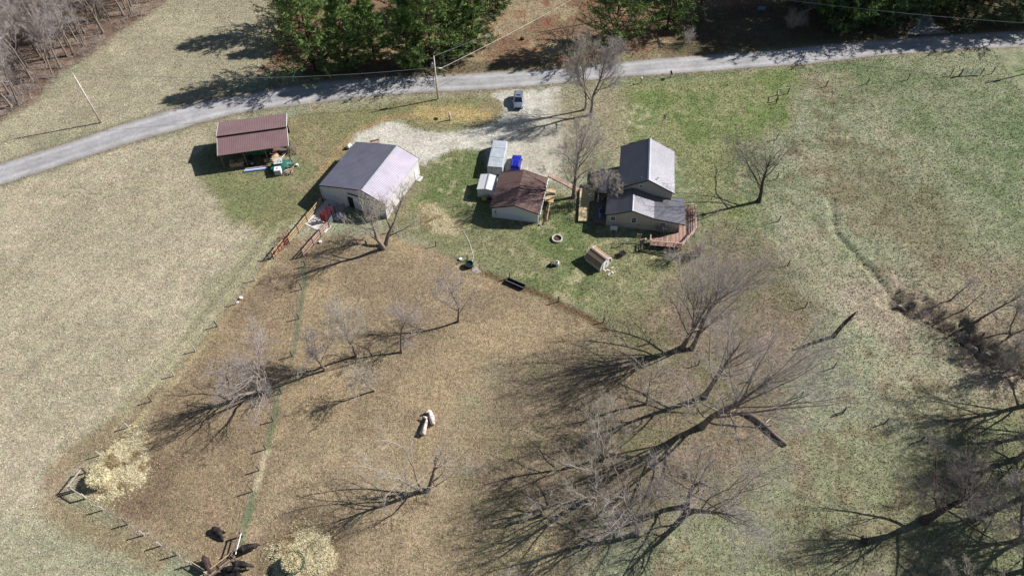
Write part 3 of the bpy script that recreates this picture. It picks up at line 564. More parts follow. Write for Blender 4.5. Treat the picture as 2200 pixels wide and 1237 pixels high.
bare_tree('bare_tree', 'broken small tree with stubby limbs in the shade at lower centre', (1165, 1104), 33, 4.2, 2.4, .24, 'bark', TG, dens=.6, fork=.2, limbs=6, crook=.28, limb=4)
bare_tree('bare_tree', 'very pale young tree at the bottom edge beside the dry straw patch', (1088, 1262), 34, 4.6, 2.0, .14, 'bark_pale', TG, dens=.8, fork=.3, limbs=7)
bare_tree('bare_tree', 'thick leaning dark tree at lower right with a broken stub beside it', (1985, 1118), 35, 11.5, 5.4, .5, 'bark_dark', TG, dens=1.0, fork=.24, limbs=13, crook=.13, lean=(.42, .12), limb_ang=(.5, 1.2), limb=9, sub=(8, 7, 6), twig=.007)
bare_tree('bare_tree', 'pale twiggy treetop rising into the bottom edge at lower right', (2036, 1300), 36, 7.5, 3.4, .2, 'bark_pale', TG, dens=.95, fork=.3, limbs=8)
bare_tree('bare_tree', 'pale thin treetop at the bottom edge left of the lower right corner', (1852, 1292), 37, 4.6, 2.6, .14, 'bark_pale', TG, dens=.8, fork=.3, limbs=7)
bare_tree('creek_tree', 'slender dark tree at the head of the creek, leaning right', (2041, 645), 38, 5.8, 2.2, .13, 'bark', TG, dens=.6, fork=.35, limbs=6, lean=(.25, .1))
bare_tree('creek_tree', 'thin grey sapling on the creek bank between two larger ones', (2068, 668), 39, 6.5, 2.2, .1, 'bark', TG, dens=.6, fork=.35, limbs=6, lean=(.2, .1))
bare_tree('creek_tree', 'tall forked tree on the creek bank, rightmost of the three leaning ones', (2098, 692), 40, 9, 3.4, .2, 'bark', TG, dens=.8, fork=.35, limbs=8, lean=(.25, .1))
bare_tree('creek_tree', 'whitish many-stemmed tree in the creek bottom at the right edge', (2196, 800), 41, 5.0, 3.2, .16, 'bark_pale', TG, dens=.9, fork=.15, limbs=9, stems=3, lean=(-.25, .2))
bare_tree('creek_tree', 'bushy grey tree at the right edge above the creek', (2172, 716), 42, 7, 3.4, .18, 'bark', TG, dens=.9, fork=.2, limbs=9, stems=2)
for k, (b, s, h, sp, tr, ln) in enumerate([((2236, 858), 43, 14, 6, .42, (-.05, 0)), ((2262, 960), 44, 13, 6, .42, (-.1, 0)), ((2250, 1052), 45, 15, 6.4, .45, (0, .1)), ((2290, 1130), 46, 15, 6, .42, (0, 0)), ((2240, 1215), 47, 12, 5, .36, (0, .1)), ((2300, 905), 48, 15, 6.4, .42, (-.1, 0)), ((2190, 1160), 50, 10, 4.6, .28, (-.1, .1)), ((2180, 990), 51, 9, 4.2, .22, (.1, .1)), ((2225, 770), 49, 9, 4.4, .28, (-.1, 0))]):
    bare_tree('edge_tree', ['dark bare tree at the right edge above the fan of long shadows', 'bare tree at the right edge, second below the creek', 'bare tree at the right edge level with the thick leaning tree', 'bare tree at the right edge below the thick leaning tree',
        'bare tree in the lower right corner', 'bare tree just outside the right edge casting limbs of shadow', 'bare tree at the right edge standing over the creek', 'smaller bare tree inside the right edge near the bottom', 'smaller bare tree inside the right edge among long limb shadows'][k], b, s, h, sp, tr, 'bark', TG, lean=ln, dens=1.0, fork=.2, limbs=14, crook=.1, limb=h*.65, limb_ang=(.4, 1.2))
# shrubs
def shrub(name, label, base, seed, h, r, m='bark', stems=7, dens=.8, cat='shrub', loc=None):
    g = Vector(loc) if loc else G(*base); t = thing(name, label, cat, (g.x, g.y, float(terrain(np.array([g.x]), np.array([g.y]))[0])))
    rng = np.random.RandomState(seed); a = rng.rand(stems)*6.3; D = np.stack([np.cos(a)*.55, np.sin(a)*.55, np.ones(stems)], -1)
    P, Q = grow(rng, D*np.array([.15, .15, 0]), D, np.full(stems, h)*rng.uniform(.7, 1, stems), np.full(stems, .03), 5, .12, .02, .4)
    S1, D1, L1, r1 = kids(rng, P, Q, np.full(stems, r), int(10*dens), .15, 1, .3, 1.0, .5, .8, .8); P1, Q1 = grow(rng, S1, D1, L1, np.maximum(r1, .014), 4, .14, .03, .5)
    S2, D2, L2, r2 = kids(rng, P1, Q1, L1, int(8*dens), .1, 1, .35, 1.0, .4, .7, .8); P2, Q2 = grow(rng, S2, D2, L2, np.full(len(S2), .012), 3, .14, .03, .6)
    mk('stems', tubes(P, Q, 5), M_[m], t); mk('twigs', join([tubes(P1, Q1, 4), tubes(P2, Q2, 3)]), M_[m], t); return t
shrub('bare_bush', 'low bare brush heap along the front of the wooden deck', (1440, 560), 61, 2.2, 1.6, 'bark', 12)
shrub('bare_bush', 'bare bush under the house wall between ladder and deck', (1420, 500), 62, 1.9, 1.4, 'bark', 10)
shrub('bare_bush', 'reddish bare shrub at the foot of the ladder against the house', (1376, 488), 63, 1.2, .9, 'bark_red', 8)
shrub('bare_bush', 'bare brush growing beyond the right corner of the deck', (1505, 552), 64, 2.4, 1.6, 'bark_red', 10)
shrub('round_bush', 'small round dark bush on the lawn between ladder and little shed', (1337, 549), 65, .7, .8, 'bark_dark', 14, 1.3)
shrub('bare_bush', 'grey bare bush on the far roadside beside the small gravel track', (1478, 95), 66, 3.0, 2.4, 'bark', 9, 1)
shrub('grey_bush', 'silver grey thicket in pine shade across the road at top right', (1700, 62), 67, 4.4, 3.0, 'bark_pale', 12, 1.2)
shrub('grey_bush', 'silver grey bush higher in the pine shade at top right', (1740, 22), 68, 4.4, 3.0, 'bark_pale', 12, 1.2)
shrub('small_sapling', 'small dark sapling on the drive behind the brown-roofed garage', (1170, 365), 69, 1.0, .6, 'bark_dark', 4, .6)
for k, (b, hh) in enumerate([((2120, 742), 1.6), ((2150, 800), 1.8), ((2070, 770), 1.2), ((2185, 745), 2.2), ((2010, 690), 1.0), ((1985, 672), 1.1), ((2035, 702), 1.2), ((2060, 722), 1.3), ((2095, 725), 1.5), ((2110, 765), 1.3), ((2140, 770), 1.6), ((2175, 775), 1.8), ((2190, 812), 1.9), ((2085, 748), 1.2), ((1955, 660), .8)]):
    shrub('creek_brush', ['twiggy brush in the creek bed where the gullies join', 'pale brush on the near bank of the creek', 'thin brush on the left bank below the split gully', 'tangled brush on the far bank at the right edge', 'small brush beside the creek head'][k] if k < 5 else 'bare twiggy brush among the tangle filling the creek bed', b, 70+k, hh, 1.5, 'bark' if k % 2 else 'bark_dark', 8)['group'] = 'brush in the creek'
bare_tree('crooked_tree', 'crooked bare tree across the road beyond the third pine group', (1500, 36), 81, 10, 5, .34, 'bark_dark', TG, dens=.8, fork=.12, limbs=8, crook=.22, limb_ang=(.6, 1.2), lean=(.2, 0))
# broken snag and logs
def limb_obj(name, pts, rad, m, parent, n=12, rough=.06, seed=1):
    rng = random.Random(seed); mb = MB(); mb.tube(pts, rad, n)
    mb.v = [(x+rng.uniform(-rough, rough), y+rng.uniform(-rough, rough), z+rng.uniform(-rough, rough)) for x, y, z in mb.v]
    return mb.build(name, m, parent, True)
g = G(1790, 723); t = thing('dead_snag', 'broken off dark dead trunk standing alone right of the big cluster', 'dead tree', (g.x, g.y, 0))
mk('trunk', tubes(*[np.array(a) for a in ([[(0, 0, -.1), (.15, .05, 1.5), (.4, .1, 3), (.75, .1, 4.4), (1.05, .15, 5.6)]], [[.32, .27, .25, .21, .09]])], 10), M_['bark_dark'], t)
rng = np.random.RandomState(5); S = np.array([[.4, .1, 3.], [.75, .1, 4.4], [.6, .1, 3.8]]); P, Q = grow(rng, S, np.array([[1., .2, .5], [1, .1, .6], [.6, -.4, .6]]), np.array([2.2, 1.6, 1.4]), np.full(3, .05), 5, .15, .05)
mk('branches', tubes(P, Q, 4), M_['bark'], t)
for (a, b, r, lab, s) in [((924, 886), (931, 915), (.24, .34, .26), 'thick bleached log, upper of two lying in the paddock', 1), ((918, 902), (908, 936), (.18, .28, .36), 'flared bleached log, lower of two lying in the paddock', 2)]:
    A, B = G(*a), G(*b); d = B-A; t = thing('weathered_log', lab, 'log', (A.x, A.y, 0), 0, 'bleached logs in the paddock')
    limb_obj('log', [(0, 0, .42), (d.x*.5, d.y*.5, .46), (d.x, d.y, .40)], r, M_['wood_bare'], t, 11, .09, s)
    limb_obj('stub', [(0.02, 0, .5), (-.6, -.3 if s == 1 else .25, .5)], (.2, .1), M_['wood_bare'], t, 8, .05, s+5)
A, B = G(1592, 886), G(1690, 957); d = B-A; t = thing('fallen_log', 'long dark rotten log lying hollow on the grass right of the big cluster', 'log', (A.x, A.y, 0))
limb_obj('log', [tuple(d*f+Vector((q, q*.8, .26))) for f, q in ((0, 0), (.25, .35), (.5, .25), (.75, .05), (1, 0))], (.16, .3, .27, .25, .2), M_['wood_grey'], t, 12, .05, 3)
limb_obj('bark_slab', [tuple(d*f+Vector((.42+.3*(.5-f), .42, .2))) for f in (.1, .35, .65, .95)], (.05, .07, .06, .04), M_['wood_grey'], t, 6, .03, 4)
limb_obj('splinter', [tuple(d*.45+Vector((.5, .4, .4))), tuple(d*.45+Vector((1.4, 1.2, .1)))], (.09, .03), M_['wood_bare'], t, 6, .02, 4)
g = G(1855+35, 1165-2); t = thing('tree_stump', 'dark splintered stump lying in the long shadow at lower right', 'stump', (G(1857, 1163).x, G(1857, 1163).y, 0))
mk('stump', tubes(np.array([[(0, 0, -.05), (0, 0, .4), (.1, 0, .75)]]), np.array([[.42, .34, .1]]), 9), M_['bark_dark'], t)
rng = np.random.RandomState(8); P, Q = grow(rng, np.zeros((7, 3))+[0, 0, .3], rng.normal(0, 1, (7, 3))*[1, 1, .25], np.full(7, 1.0), np.full(7, .1), 3, .15, 0, .2); mk('roots', tubes(P, Q, 5), M_['bark_dark'], t)
g = G(1510, 1022); t = thing('small_stump', 'small black stump in the grass beside the spreading dark tree', 'stump', (G(1473, 1021).x, G(1473, 1021).y, 0)); mk('stump', tubes(np.array([[(0, 0, -.05), (0, 0, .3), (.05, 0, .4)]]), np.array([[.36, .3, .1]]), 8), M_['bark_dark'], t)
# ---- woods, top left: shared shapes, individual trees
protos = []
for k in range(7):
    t = thing('woodland_tree', 'bare woodland tree among the leafless wood filling the top left corner', 'tree', (0, 0, 0), 0, 'trees of the leafless wood at top left')
    a, b = tree_mesh(200+k, 13+1.1*(k % 4), 3.4+.3*(k % 3), .2+.02*(k % 3), limbs=11, fork=.38, dens=.8, crook=.1, twig=.010, limb=5.5, limb_ang=(.3, .9)); mt = 'bark'
    mk('trunk', a, M_[mt], t); mk('branches', b, M_[mt], t); protos.append(t)
rng = random.Random(7); spots = [(115, 167), (182, 72), (222, 72), (145, 122), (158, 118), (64, 166), (38, 205), (130, 146), (10, 218), (282, 15), (236, 45), (98, 135), (60, 145)]
edge = [(-260, 420), (0, 258), (75, 214), (150, 150), (300, 40), (372, -8), (430, -70)]
tries = 0
while len(spots) < 150 and tries < 40000:
    tries += 1; px = rng.uniform(-150, 420); py = rng.uniform(-75, 300)
    ey = np.interp(px, [e[0] for e in edge], [e[1] for e in edge])
    if py > ey-8 or py < ey-290: continue
    if all(math.hypot(px-a, (py-b)*1.6) > 13.5 for a, b in spots): spots.append((px, py))
for i, p in enumerate(spots):
    g = G(*p); g.z = -.05
    if i < len(protos): protos[i].location = g; protos[i].rotation_euler.z = rng.uniform(0, 6)
    else: dup(protos[i % len(protos)], g, rng.uniform(0, 6.28), rng.uniform(.62, 1.12))
# understorey: tangled brush nobody could count
rng2 = np.random.RandomState(31); pts = []
while len(pts) < 800:
    px, py = rng2.uniform(-150, 420), rng2.uniform(-60, 320)
    if py < np.interp(px, [e[0] for e in edge], [e[1] for e in edge])+4: g = G(px, py); pts.append((g.x, g.y, 0))
pts = np.array(pts); N = len(pts)*4; S = np.repeat(pts, 4, 0); D = rng2.normal(0, 1, (N, 3)); D[:, 2] = np.abs(D[:, 2])+.5
P, Q = grow(rng2, S, D, rng2.uniform(.8, 2.6, N), np.full(N, .025), 4, .18, 0, .5); S1, D1, L1, r1 = kids(rng2, P, Q, np.full(N, 1.6), 4, .2, 1, .4, 1.1, .3, .7, .8); P1, Q1 = grow(rng2, S1, D1, L1, np.full(len(S1), .016), 3, .2, 0)
o = mk('undergrowth', join([tubes(P, Q, 3), tubes(P1, Q1, 3)]), M_['bark'], None); tag(o, 'tangled leafless undergrowth on the floor of the wood at top left', 'undergrowth', None, 'stuff')
# ---- pines
def pine_mesh(seed, h, Rr, tr=.3, z0=.07, dens=1.0, irregular=.55, tuft=.6):
    rng = np.random.RandomState(seed)
    P0, R0 = grow(rng, np.array([[0, 0, -.1]]), np.array([[0, 0, 1.]]), np.array([h]), np.array([tr]), 12, .015, .05, .06)
    zs = np.arange(h*z0, h*.985, 1.05/dens); zz, az = [], []
    for z in zs:
        n = 5+rng.randint(3); zz += [z+rng.normal(0, .10) for _ in range(n)]; az += list(rng.rand()*6.3+np.arange(n)*6.283/n+rng.normal(0, .25, n))
    zz = np.array(zz); az = np.array(az); f = np.clip(zz/h, 0, 1); n = len(zz)
    Lb = Rr*np.clip((1-f)**.7, .08, 1)*np.clip(.7+(f-z0)*2.2, .5, 1)*np.clip(rng.normal(1, irregular*.55, n), .35, 1.45)
    i = np.clip(f*12, 0, 11.99); S = np.stack([np.interp(zz, P0[0, :, 2], P0[0, :, 0]), np.interp(zz, P0[0, :, 2], P0[0, :, 1]), zz], -1)
    D = np.stack([np.cos(az), np.sin(az), .05+f*.6], -1)
    P1, R1 = grow(rng, S, D, Lb, .02+.012*Lb, 7, .07, .035, .3)
    S2, D2, L2, r2 = kids(rng, P1, R1, np.maximum(Lb, 1.4), 8, .25, 1.0, .45, .95, .2, .4, .7, .92); P2, R2 = grow(rng, S2, D2, L2, np.full(len(S2), .016), 4, .08, .05, .5)
    # needle plumes: bundles of narrow blades along twig ends
    A = P2[:, 1:].reshape(-1, 3); dr = nrm(P2[:, 1:]-P2[:, :-1]).reshape(-1, 3)
    A = np.concatenate([A, P1[:, 4:].reshape(-1, 3)]); dr = np.concatenate([dr, nrm(P1[:, 4:]-P1[:, 3:-1]).reshape(-1, 3)])
    br = np.repeat(np.repeat(rng.rand(len(P1)), 8), 4); br = np.concatenate([br, np.repeat(rng.rand(len(P1)), 4)])
    A = A+rng.normal(0, .09, A.shape); B = 5; N = len(A)
    d = nrm(dr[:, None]*.75+rng.normal(0, .55, (N, B, 3))+np.array([0, 0, .16])); ln = tuft*rng.uniform(.6, 1.25, (N, B, 1)); side = nrm(np.cross(d, rng.normal(0, 1, (N, B, 3))))*rng.uniform(.035, .07, (N, B, 1))
    a = A[:, None]; V = np.stack([a-side, a+side, a+d*ln+side*.35, a+d*ln-side*.35], 2).reshape(-1, 3); F = np.arange(len(V)).reshape(-1, 4)
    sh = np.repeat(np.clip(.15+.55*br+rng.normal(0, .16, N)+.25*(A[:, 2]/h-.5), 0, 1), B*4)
    return tubes(P0, R0, 8), join([tubes(P1, R1, 4), tubes(P2, R2, 3)]), (V, F, sh)
def pine(label, base, seed, h, r, m='needles', **kw):
    g = G(*base); t = thing('pine_tree', label, 'pine tree', (g.x, g.y, 0), 0, 'pines along the far side of the road')
    a, b, (V, F, s) = pine_mesh(seed, h, r, **kw); mk('trunk', a, M_['pine_bark'], t); mk('branches', b, M_['pine_bark'], t)
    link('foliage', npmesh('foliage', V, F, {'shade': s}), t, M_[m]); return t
PP = [pine('large dark pine, leftmost across the road, its shadow reaching over the meadow', (678, 156), 301, 20, 8.6, dens=1.0),
 pine('slim pale green pine between two large dark ones left of the utility pole', (805, 128), 302, 13, 4.6, irregular=.5),
 pine('large dark pine straight above the utility pole', (930, 140), 303, 21, 8.0),
 pine('pine with sparse right side above the pole wires', (1014, 110), 304, 15, 5.8, irregular=.6),
 pine('bright green pine above the pair of roadside bare trees', (1318, 98), 305, 19, 8.4),
 pine('pine behind and right of the bright green one', (1432, 64), 306, 16, 6.6),
 pine('dark pine behind the leftmost large pine', (745, 76), 307, 17, 6.5),
 pine('pine at the top edge behind the large one above the pole', (880, 60), 308, 16, 6.5),
 pine('pine standing at the top edge left of the shaded gap', (1066, 22), 309, 10, 4.2, irregular=.5),
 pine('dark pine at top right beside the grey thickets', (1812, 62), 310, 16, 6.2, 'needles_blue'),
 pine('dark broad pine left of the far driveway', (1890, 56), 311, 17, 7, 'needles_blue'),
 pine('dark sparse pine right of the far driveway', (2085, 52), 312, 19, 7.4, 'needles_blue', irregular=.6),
 pine('dark pine low on the bank left of the utility pole', (880, 142), 314, 14, 5),
 pine('pine low on the bank between the leftmost large pine and its slim neighbour', (752, 150), 315, 15, 6),
 pine('dark pine behind the fallen bough and the pole', (985, 112), 316, 14, 6),
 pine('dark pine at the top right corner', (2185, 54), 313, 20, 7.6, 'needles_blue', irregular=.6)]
for i, (b, s) in enumerate([((1745, 8), 1.25), ((1850, 10), 1.5), ((1930, 12), 1.45), ((1800, 52), 1.25), ((2010, -30), 1.4), ((1700, -20), 1.4), ((1665, -60), 1.5), ((2060, 10), 1.35), ((1960, 30), 1.3), ((2110, -10), 1.3), ((2250, 40), 1.2), ((2330, 10), 1.3), ((1560, -60), 1.0), ((1660, -50), 1.2), ((1240, -50), .8), ((960, 20), .95), ((645, 60), .9)]):
    p = dup(PP[[2, 0, 10, 4, 2, 10, 0, 9, 0, 5, 1, 7, 6][i % 13]], G(*b), i*1.3, s, 'pine standing back from the road among others at the top edge')
    for c in p.children:
        pass

# ---- grass and clods: far too many to count
def scatter(name, label, n, seed, keep, hgt, wid, blades, flat):
    rr = np.random.RandomState(seed); X = rr.uniform(-100, 100, n*2); Y = 22+130*rr.rand(n*2)**1.0
    vis = (np.abs(X) < (Y*.62+78*.78)*.80+4); X, Y = X[vis][:n], Y[vis][:n]
    k = keep(X, Y, rr); X, Y = X[k], Y[k]; N = len(X); c = paint(X, Y)[:, :3]*np.clip(rr.lognormal(.08, .17, N), .45, 2.0)[:, None]; c *= 1+rr.normal(0, .05, (N, 3)); Z = terrain(X, Y)-.01
    P = np.repeat(np.stack([X, Y, Z], -1)[:, None], blades, 1)+rr.normal(0, .05, (N, blades, 3))*[1, 1, 0]
    a = rr.rand(N, blades)*6.28; h = rr.uniform(.5, 1.3, (N, blades))*hgt; L = np.stack([np.cos(a)*flat, np.sin(a)*flat, np.ones_like(a)], -1)*h[..., None]
    s = np.stack([-np.sin(a), np.cos(a), 0*a], -1)*(rr.uniform(.6, 1.3, (N, blades))*wid)[..., None]
    V = np.stack([P-s, P+s, P+L+s*.4, P+L-s*.4], 2).reshape(-1, 3); F = np.arange(len(V)).reshape(-1, 4); col = np.repeat(np.concatenate([np.clip(c, .01, .9), np.ones((N, 1))], 1), blades*4, 0)
    o = link(name, npmesh(name, V, F, {'soil': col}), None, M_['blade']); return tag(o, label, name, None, 'stuff')
m, nt_, b_ = newmat('blade'); at_ = nt_.nodes.new('ShaderNodeAttribute'); at_.attribute_name = 'soil'; nt_.links.new(at_.outputs['Color'], b_.inputs['Base Color']); b_.inputs['Roughness'].default_value = .9; b_.inputs['Specular IOR Level'].default_value = .1; M_['blade'] = m
BLD = [[(465, 340), (470, 270), (612, 250), (632, 350)], [(690, 425), (765, 310), (900, 345), (902, 375), (830, 470)], [(1050, 470), (1075, 372), (1178, 390), (1160, 485)], [(1280, 485), (1335, 320), (1400, 300), (1450, 330), (1495, 450), (1460, 535), (1390, 520)], [(655, 482), (700, 500), (748, 440), (708, 424)]]
def off(X, Y):
    r_ = sdf(X, Y, RDT+RDB[::-1]) < .15; g_ = sdf(X, Y, DRIVE)+(vnoise(X, Y, .4, 3)-.5)*2 < .2
    for q in BLD: g_ &= sdf(X, Y, q) < 0
    return r_ & g_
def so_(X, Y): return sstep(X, -16, -5)*sstep(-Y, -54, -44)
def keep_g(X, Y, rr): return off(X, Y) & ((sdf(X, Y, PAD)+so_(X, Y)*(vnoise(X, Y, .25, 3)-.4)*26 < 0) | (rr.rand(len(X)) < .15)) & (rr.rand(len(X)) < .6+.4*vnoise(X, Y, .5, 77, 3))
def keep_c(X, Y, rr): return off(X, Y) & (sdf(X, Y, PAD)+so_(X, Y)*(vnoise(X, Y, .25, 3)-.4)*26 > -.5)
scatter('grass', 'short winter grass and dead stalks over the pastures, fields and lawn', 330000, 5, keep_g, .10, .045, 3, .9)
scatter('clods', 'trodden clods and hoof-cut stubble over the brown paddock', 200000, 6, keep_c, .07, .06, 2, 1.4)
# ---------------------------------------------------------------- buildings
def roof_parts(root, prof, y0, y1, m, th=.07, rib=.3, ribs=True, name='roof', ridge=None, cap=None):
    """roof panels following the profile, with raised standing ribs every `rib` metres"""
    mb = MB()
    up = [(x, z) for x, z in prof]; lo = [(x, z-th) for x, z in prof][::-1]
    mb.prism(up+lo, y0, y1)
    if ribs:
        n = int((y1-y0)/rib)
        for i in range(n+1):
            y = y0+.02+i*(y1-y0-.04)/n
            for (xa, za), (xb, zb) in zip(prof[:-1], prof[1:]):
                d = Vector((xb-xa, 0, zb-za)).normalized(); nn = Vector((-d.z, 0, d.x))
                if nn.z < 0: nn = -nn
                A = Vector((xa, y, za)); B = Vector((xb, y, zb)); h = nn*.032
                vs = []
                for Q in (A, B): vs += [Q+Vector((0, -.045, 0))-nn*.01, Q+Vector((0, -.018, 0))+h, Q+Vector((0, .018, 0))+h, Q+Vector((0, .045, 0))-nn*.01]
                mb.add(vs, [(0, 4, 5, 1), (1, 5, 6, 2), (2, 6, 7, 3), (0, 1, 2, 3), (7, 6, 5, 4)])
    r = mb.build(name, m, root)
    for y in (y0-.02, y1+.02):
        tr = MB()
        for (xa, za), (xb, zb) in zip(prof[:-1], prof[1:]): tr.bar((xa, y, za-.06), (xb, y, zb-.06), .05, .2)
        tr.build('fascia', cap or M_['trim_dark'], r)
    if ridge is not None:
        i = max(range(len(prof)), key=lambda k: prof[k][1]); x, z = prof[i]
        k = MB(); k.prism([(x-.22, z-.03), (x, z+.065), (x+.22, z-.03)], y0-.03, y1+.03); k.build('ridge_cap', ridge, r)
    return r
def walls(root, prof, y0, y1, m, inset=.3, base=0, th=.09, name='wall', x0=None, x1=None):
    xs = [p[0] for p in prof]; a = xs[0]+inset if x0 is None else x0; b = xs[-1]-inset if x1 is None else x1
    pz = lambda x: float(np.interp(x, xs, [p[1] for p in prof]))-th
    mids = [(x, z-th) for x, z in prof if a < x < b]
    MB().prism([(a, base), (b, base), (b, pz(b))]+mids[::-1]+[(a, pz(a))], y0+inset, y1-inset).build(name, m, root)
def window(root, x, y, z, wd, ht, face='y', out=-1, mull=True):
    """sash window proud of a wall; face y: wall plane y=const, out=-1 faces -y"""
    f = MB(); p = MB(); s = MB()
    def bx(mb, cx, cz, w_, h_, d0, dd):
        if face == 'y': mb.box((x+cx, y+out*(d0+dd/2), z+cz), (w_, dd, h_))
        else: mb.box((x+out*(d0+dd/2), y+cx, z+cz), (dd, w_, h_))
    bx(p, 0, 0, wd-.1, ht-.1, -.02, .04)
    for sx in (-1, 1): bx(f, sx*wd/2, 0, .11, ht+.12, .0, .06)
    for sz in (-1, 1): bx(f, 0, sz*ht/2, wd+.1, .11, .002, .06)
    w_ = f.build('window', M_['trim_white'], root); p.build('pane', M_['glass'], w_)
    bx(s, 0, 0, wd-.1, .05, .021, .03)
    if mull: bx(s, 0, 0, .035, ht-.1, .021, .025)
    s.build('sash_bar', M_['trim_white'], w_)
# --- metal barn
t = thing('metal_barn', 'large metal barn with shiny ribbed brown roof and pale walls beside the gravel drive', 'barn', (-24.0, 80.1, 0), R_(-22.3))
pr = [(-8.37, 3.02), (-4.2, 3.98), (0, 4.87), (4.04, 3.30)]; L = 11.8
roof_parts(t, pr, 0, L, M_['barn_roof'], ridge=M_['steel'])
walls(t, pr, 0, L, M_['barn_wall'], .12)
mb = MB(); mb.box((-2.6, .09, 1.15), (1.15, .06, 2.3)); mb.build('door_opening', M_['black'], t)
mb = MB(); mb.box((-.55, .03, 1.55), (3.1, .08, 3.0)); d = mb.build('sliding_door', M_['barn_wall'], t)
mb = MB(); mb.box((-.6, .0, 3.13), (4.6, .12, .12)); mb.build('door_track', M_['trim_dark'], t)
mb = MB(); mb.box((-6.2, .09, .85), (.95, .05, 1.4)); mb.build('side_panel', M_['siding_white'], t)
mb = MB(); mb.box((3.96, 10.4, 1.0), (.05, .95, 2.0)); dd = mb.build('door', M_['white'], t)
mb = MB(); mb.box((4.4, 10.4, .08), (.9, 1.3, .16)); mb.build('door_step', M_['concrete'], t)
mb = MB(); mb.bar((-8.25, .02, .02), (-8.25, .02, 2.9), .1); mb.bar((3.92, .02, .02), (3.92, .02, 3.1), .12); mb.build('corner_trim', M_['trim_white'], t)
mb = MB()
for z in (.1, .35, .6): mb.box((.4, -.1-.02*z, z), (.5, .5, .16), z)
mb.build('step_block', M_['wood_pale'], t)
# --- brown garage
t = thing('garage', 'white garage with mottled brown shingle roof crossed by branch shadows', 'garage', (.4, 77.95, 0), R_(-10.6))
pr = [(-4.09, 2.36), (0, 3.6), (4.12, 2.36)]; L = 8.56
roof_parts(t, pr, 0, L, M_['shingle'], .12, ribs=False); walls(t, pr, 0, L, M_['siding_white'], .32, th=.13)
mb = MB(); mb.box((-3.2, .28, 1.4), (.22, .1, .22)); mb.box((-3.1, .26, .9), (.08, .08, .5)); mb.build('meter_box', M_['trim_dark'], t)
mb = MB(); mb.tube([(4.15, 0, 2.28), (4.15, L, 2.28)], .07, 6); mb.tube([(3.95, .1, 2.25), (3.9, .2, 1.9), (3.9, .2, .12), (4.6, -.3, .06)], .05, 6); mb.build('gutter', M_['trim_white'], t)
t2 = thing('lean_to_frame', 'weathered board frame and planks along the right wall of the garage', 'lean to', tuple(t.matrix_basis @ Vector((4.3, 0, 0)) if False else (.4+4.6*math.cos(R_(-10.6)), 77.95+4.6*math.sin(R_(-10.6)), 0)), R_(-10.6))
mb = MB(); mb.bar((.65, .3, 1.0), (.55, 5.6, 1.25), .14, .05)
for y in (.4, 3, 5.6): mb.bar((.65, y, 0), (.65, y, 1.1+.03*y), .1)
mb.build('frame', M_['wood_pale'], t2)
mb = MB(); [mb.box((.18+.24*(k % 2), .8+k*.72, .1+.05*k), (.3, 1.3, .05), .1*(k % 3-1)) for k in range(7)]; mb.build('plank', M_['wood_dark'], t2)
mb = MB(); mb.box((.35, 5.7, 1.3), (1.5, 3.0, .05), 0, 0, .12); mb.build('boarding', M_['wood_pale'], t2)
# --- house
HA = R_(-8.4); HX, HY = 18.84, 76.23
t = thing('house', 'beige sided house with grey ribbed metal roofs on two levels', 'house', (HX, HY, 0), HA)
house = t
pf = [(-4.05, 2.72), (-2.35, 3.2), (0, 4.17), (3.55, 2.95), (8.5, 2.28)]
pb = [(-2.5, 4.05), (2.11, 6.4), (6.54, 4.09)]
roof_parts(t, pf, 0, 4.9, M_['roof_metal'], rib=.27, ridge=M_['roof_metal'], name='lower_roof')
MB().prism([(6.56, 2.5), (8.5, 2.28), (8.5, 2.2), (6.56, 2.42)], 4.93, 6.0).build('roof_corner', M_['roof_metal'], t)
roof_parts(t, pb, 4.95, 15.3, M_['roof_metal'], rib=.27, ridge=M_['steel'], name='upper_roof')
walls(t, pf, 0, 5.1, M_['siding_beige'], .3, x1=7.7, name='lower_wall'); walls(t, pb, 4.95, 15.3, M_['siding_beige'], .28, name='upper_wall')
for x, z, wd, ht in ((-2.75, 1.75, .8, .9), (.55, 1.85, .75, 1.15), (5.15, 1.55, .95, .8)): window(t, x, .3, z, wd, ht)
window(t, 1.15, 5.23, 4.75, .6, .6)
for y, wd in ((7.5, 1.0), (11.5, 1.2)): window(t, 6.26, y, 2.2, wd, 1.2, 'x', 1)
mb = MB(); mb.tube([(3.5, 6.1, 5.6), (3.5, 6.1, 6.0), (3.65, 6.1, 6.15), (3.9, 6.1, 6.1)], .06, 8); mb.build('vent_pipe', M_['white'], t)
mb = MB(); mb.tube([(1.0, 5.9, 5.7), (1.0, 5.9, 6.1)], .05, 8); mb.build('vent_pipe', M_['steel'], t)
roof_parts(t, [(-5.6, 2.5), (-2.25, 2.95)], 4.95, 10.8, M_['roof_metal'], rib=.27, name='porch_roof')
mb = MB(); [mb.bar((-5.4, y, 0), (-5.4, y, 2.5), .12) for y in (5.1, 7.0, 8.9, 10.6)]; mb.build('porch_post', M_['trim_white'], t)
mb = MB(); mb.slab([(-5.7, 4.4), (-2.3, 4.4), (-2.3, 10.8), (-5.7, 10.8)], .25, .4); mb.slab([(-5.75, .3), (-3.78, .3), (-3.78, 4.39), (-5.75, 4.39)], .22, .38); mb.build('porch_floor', M_['wood_grey'], t)
def lp(px, py, z=0, T=(HX, HY), A=HA):
    g = G(px, py, z); dx, dy = g.x-T[0], g.y-T[1]; c, s = math.cos(A), math.sin(A); return Vector((c*dx+s*dy, -s*dx+c*dy, z))
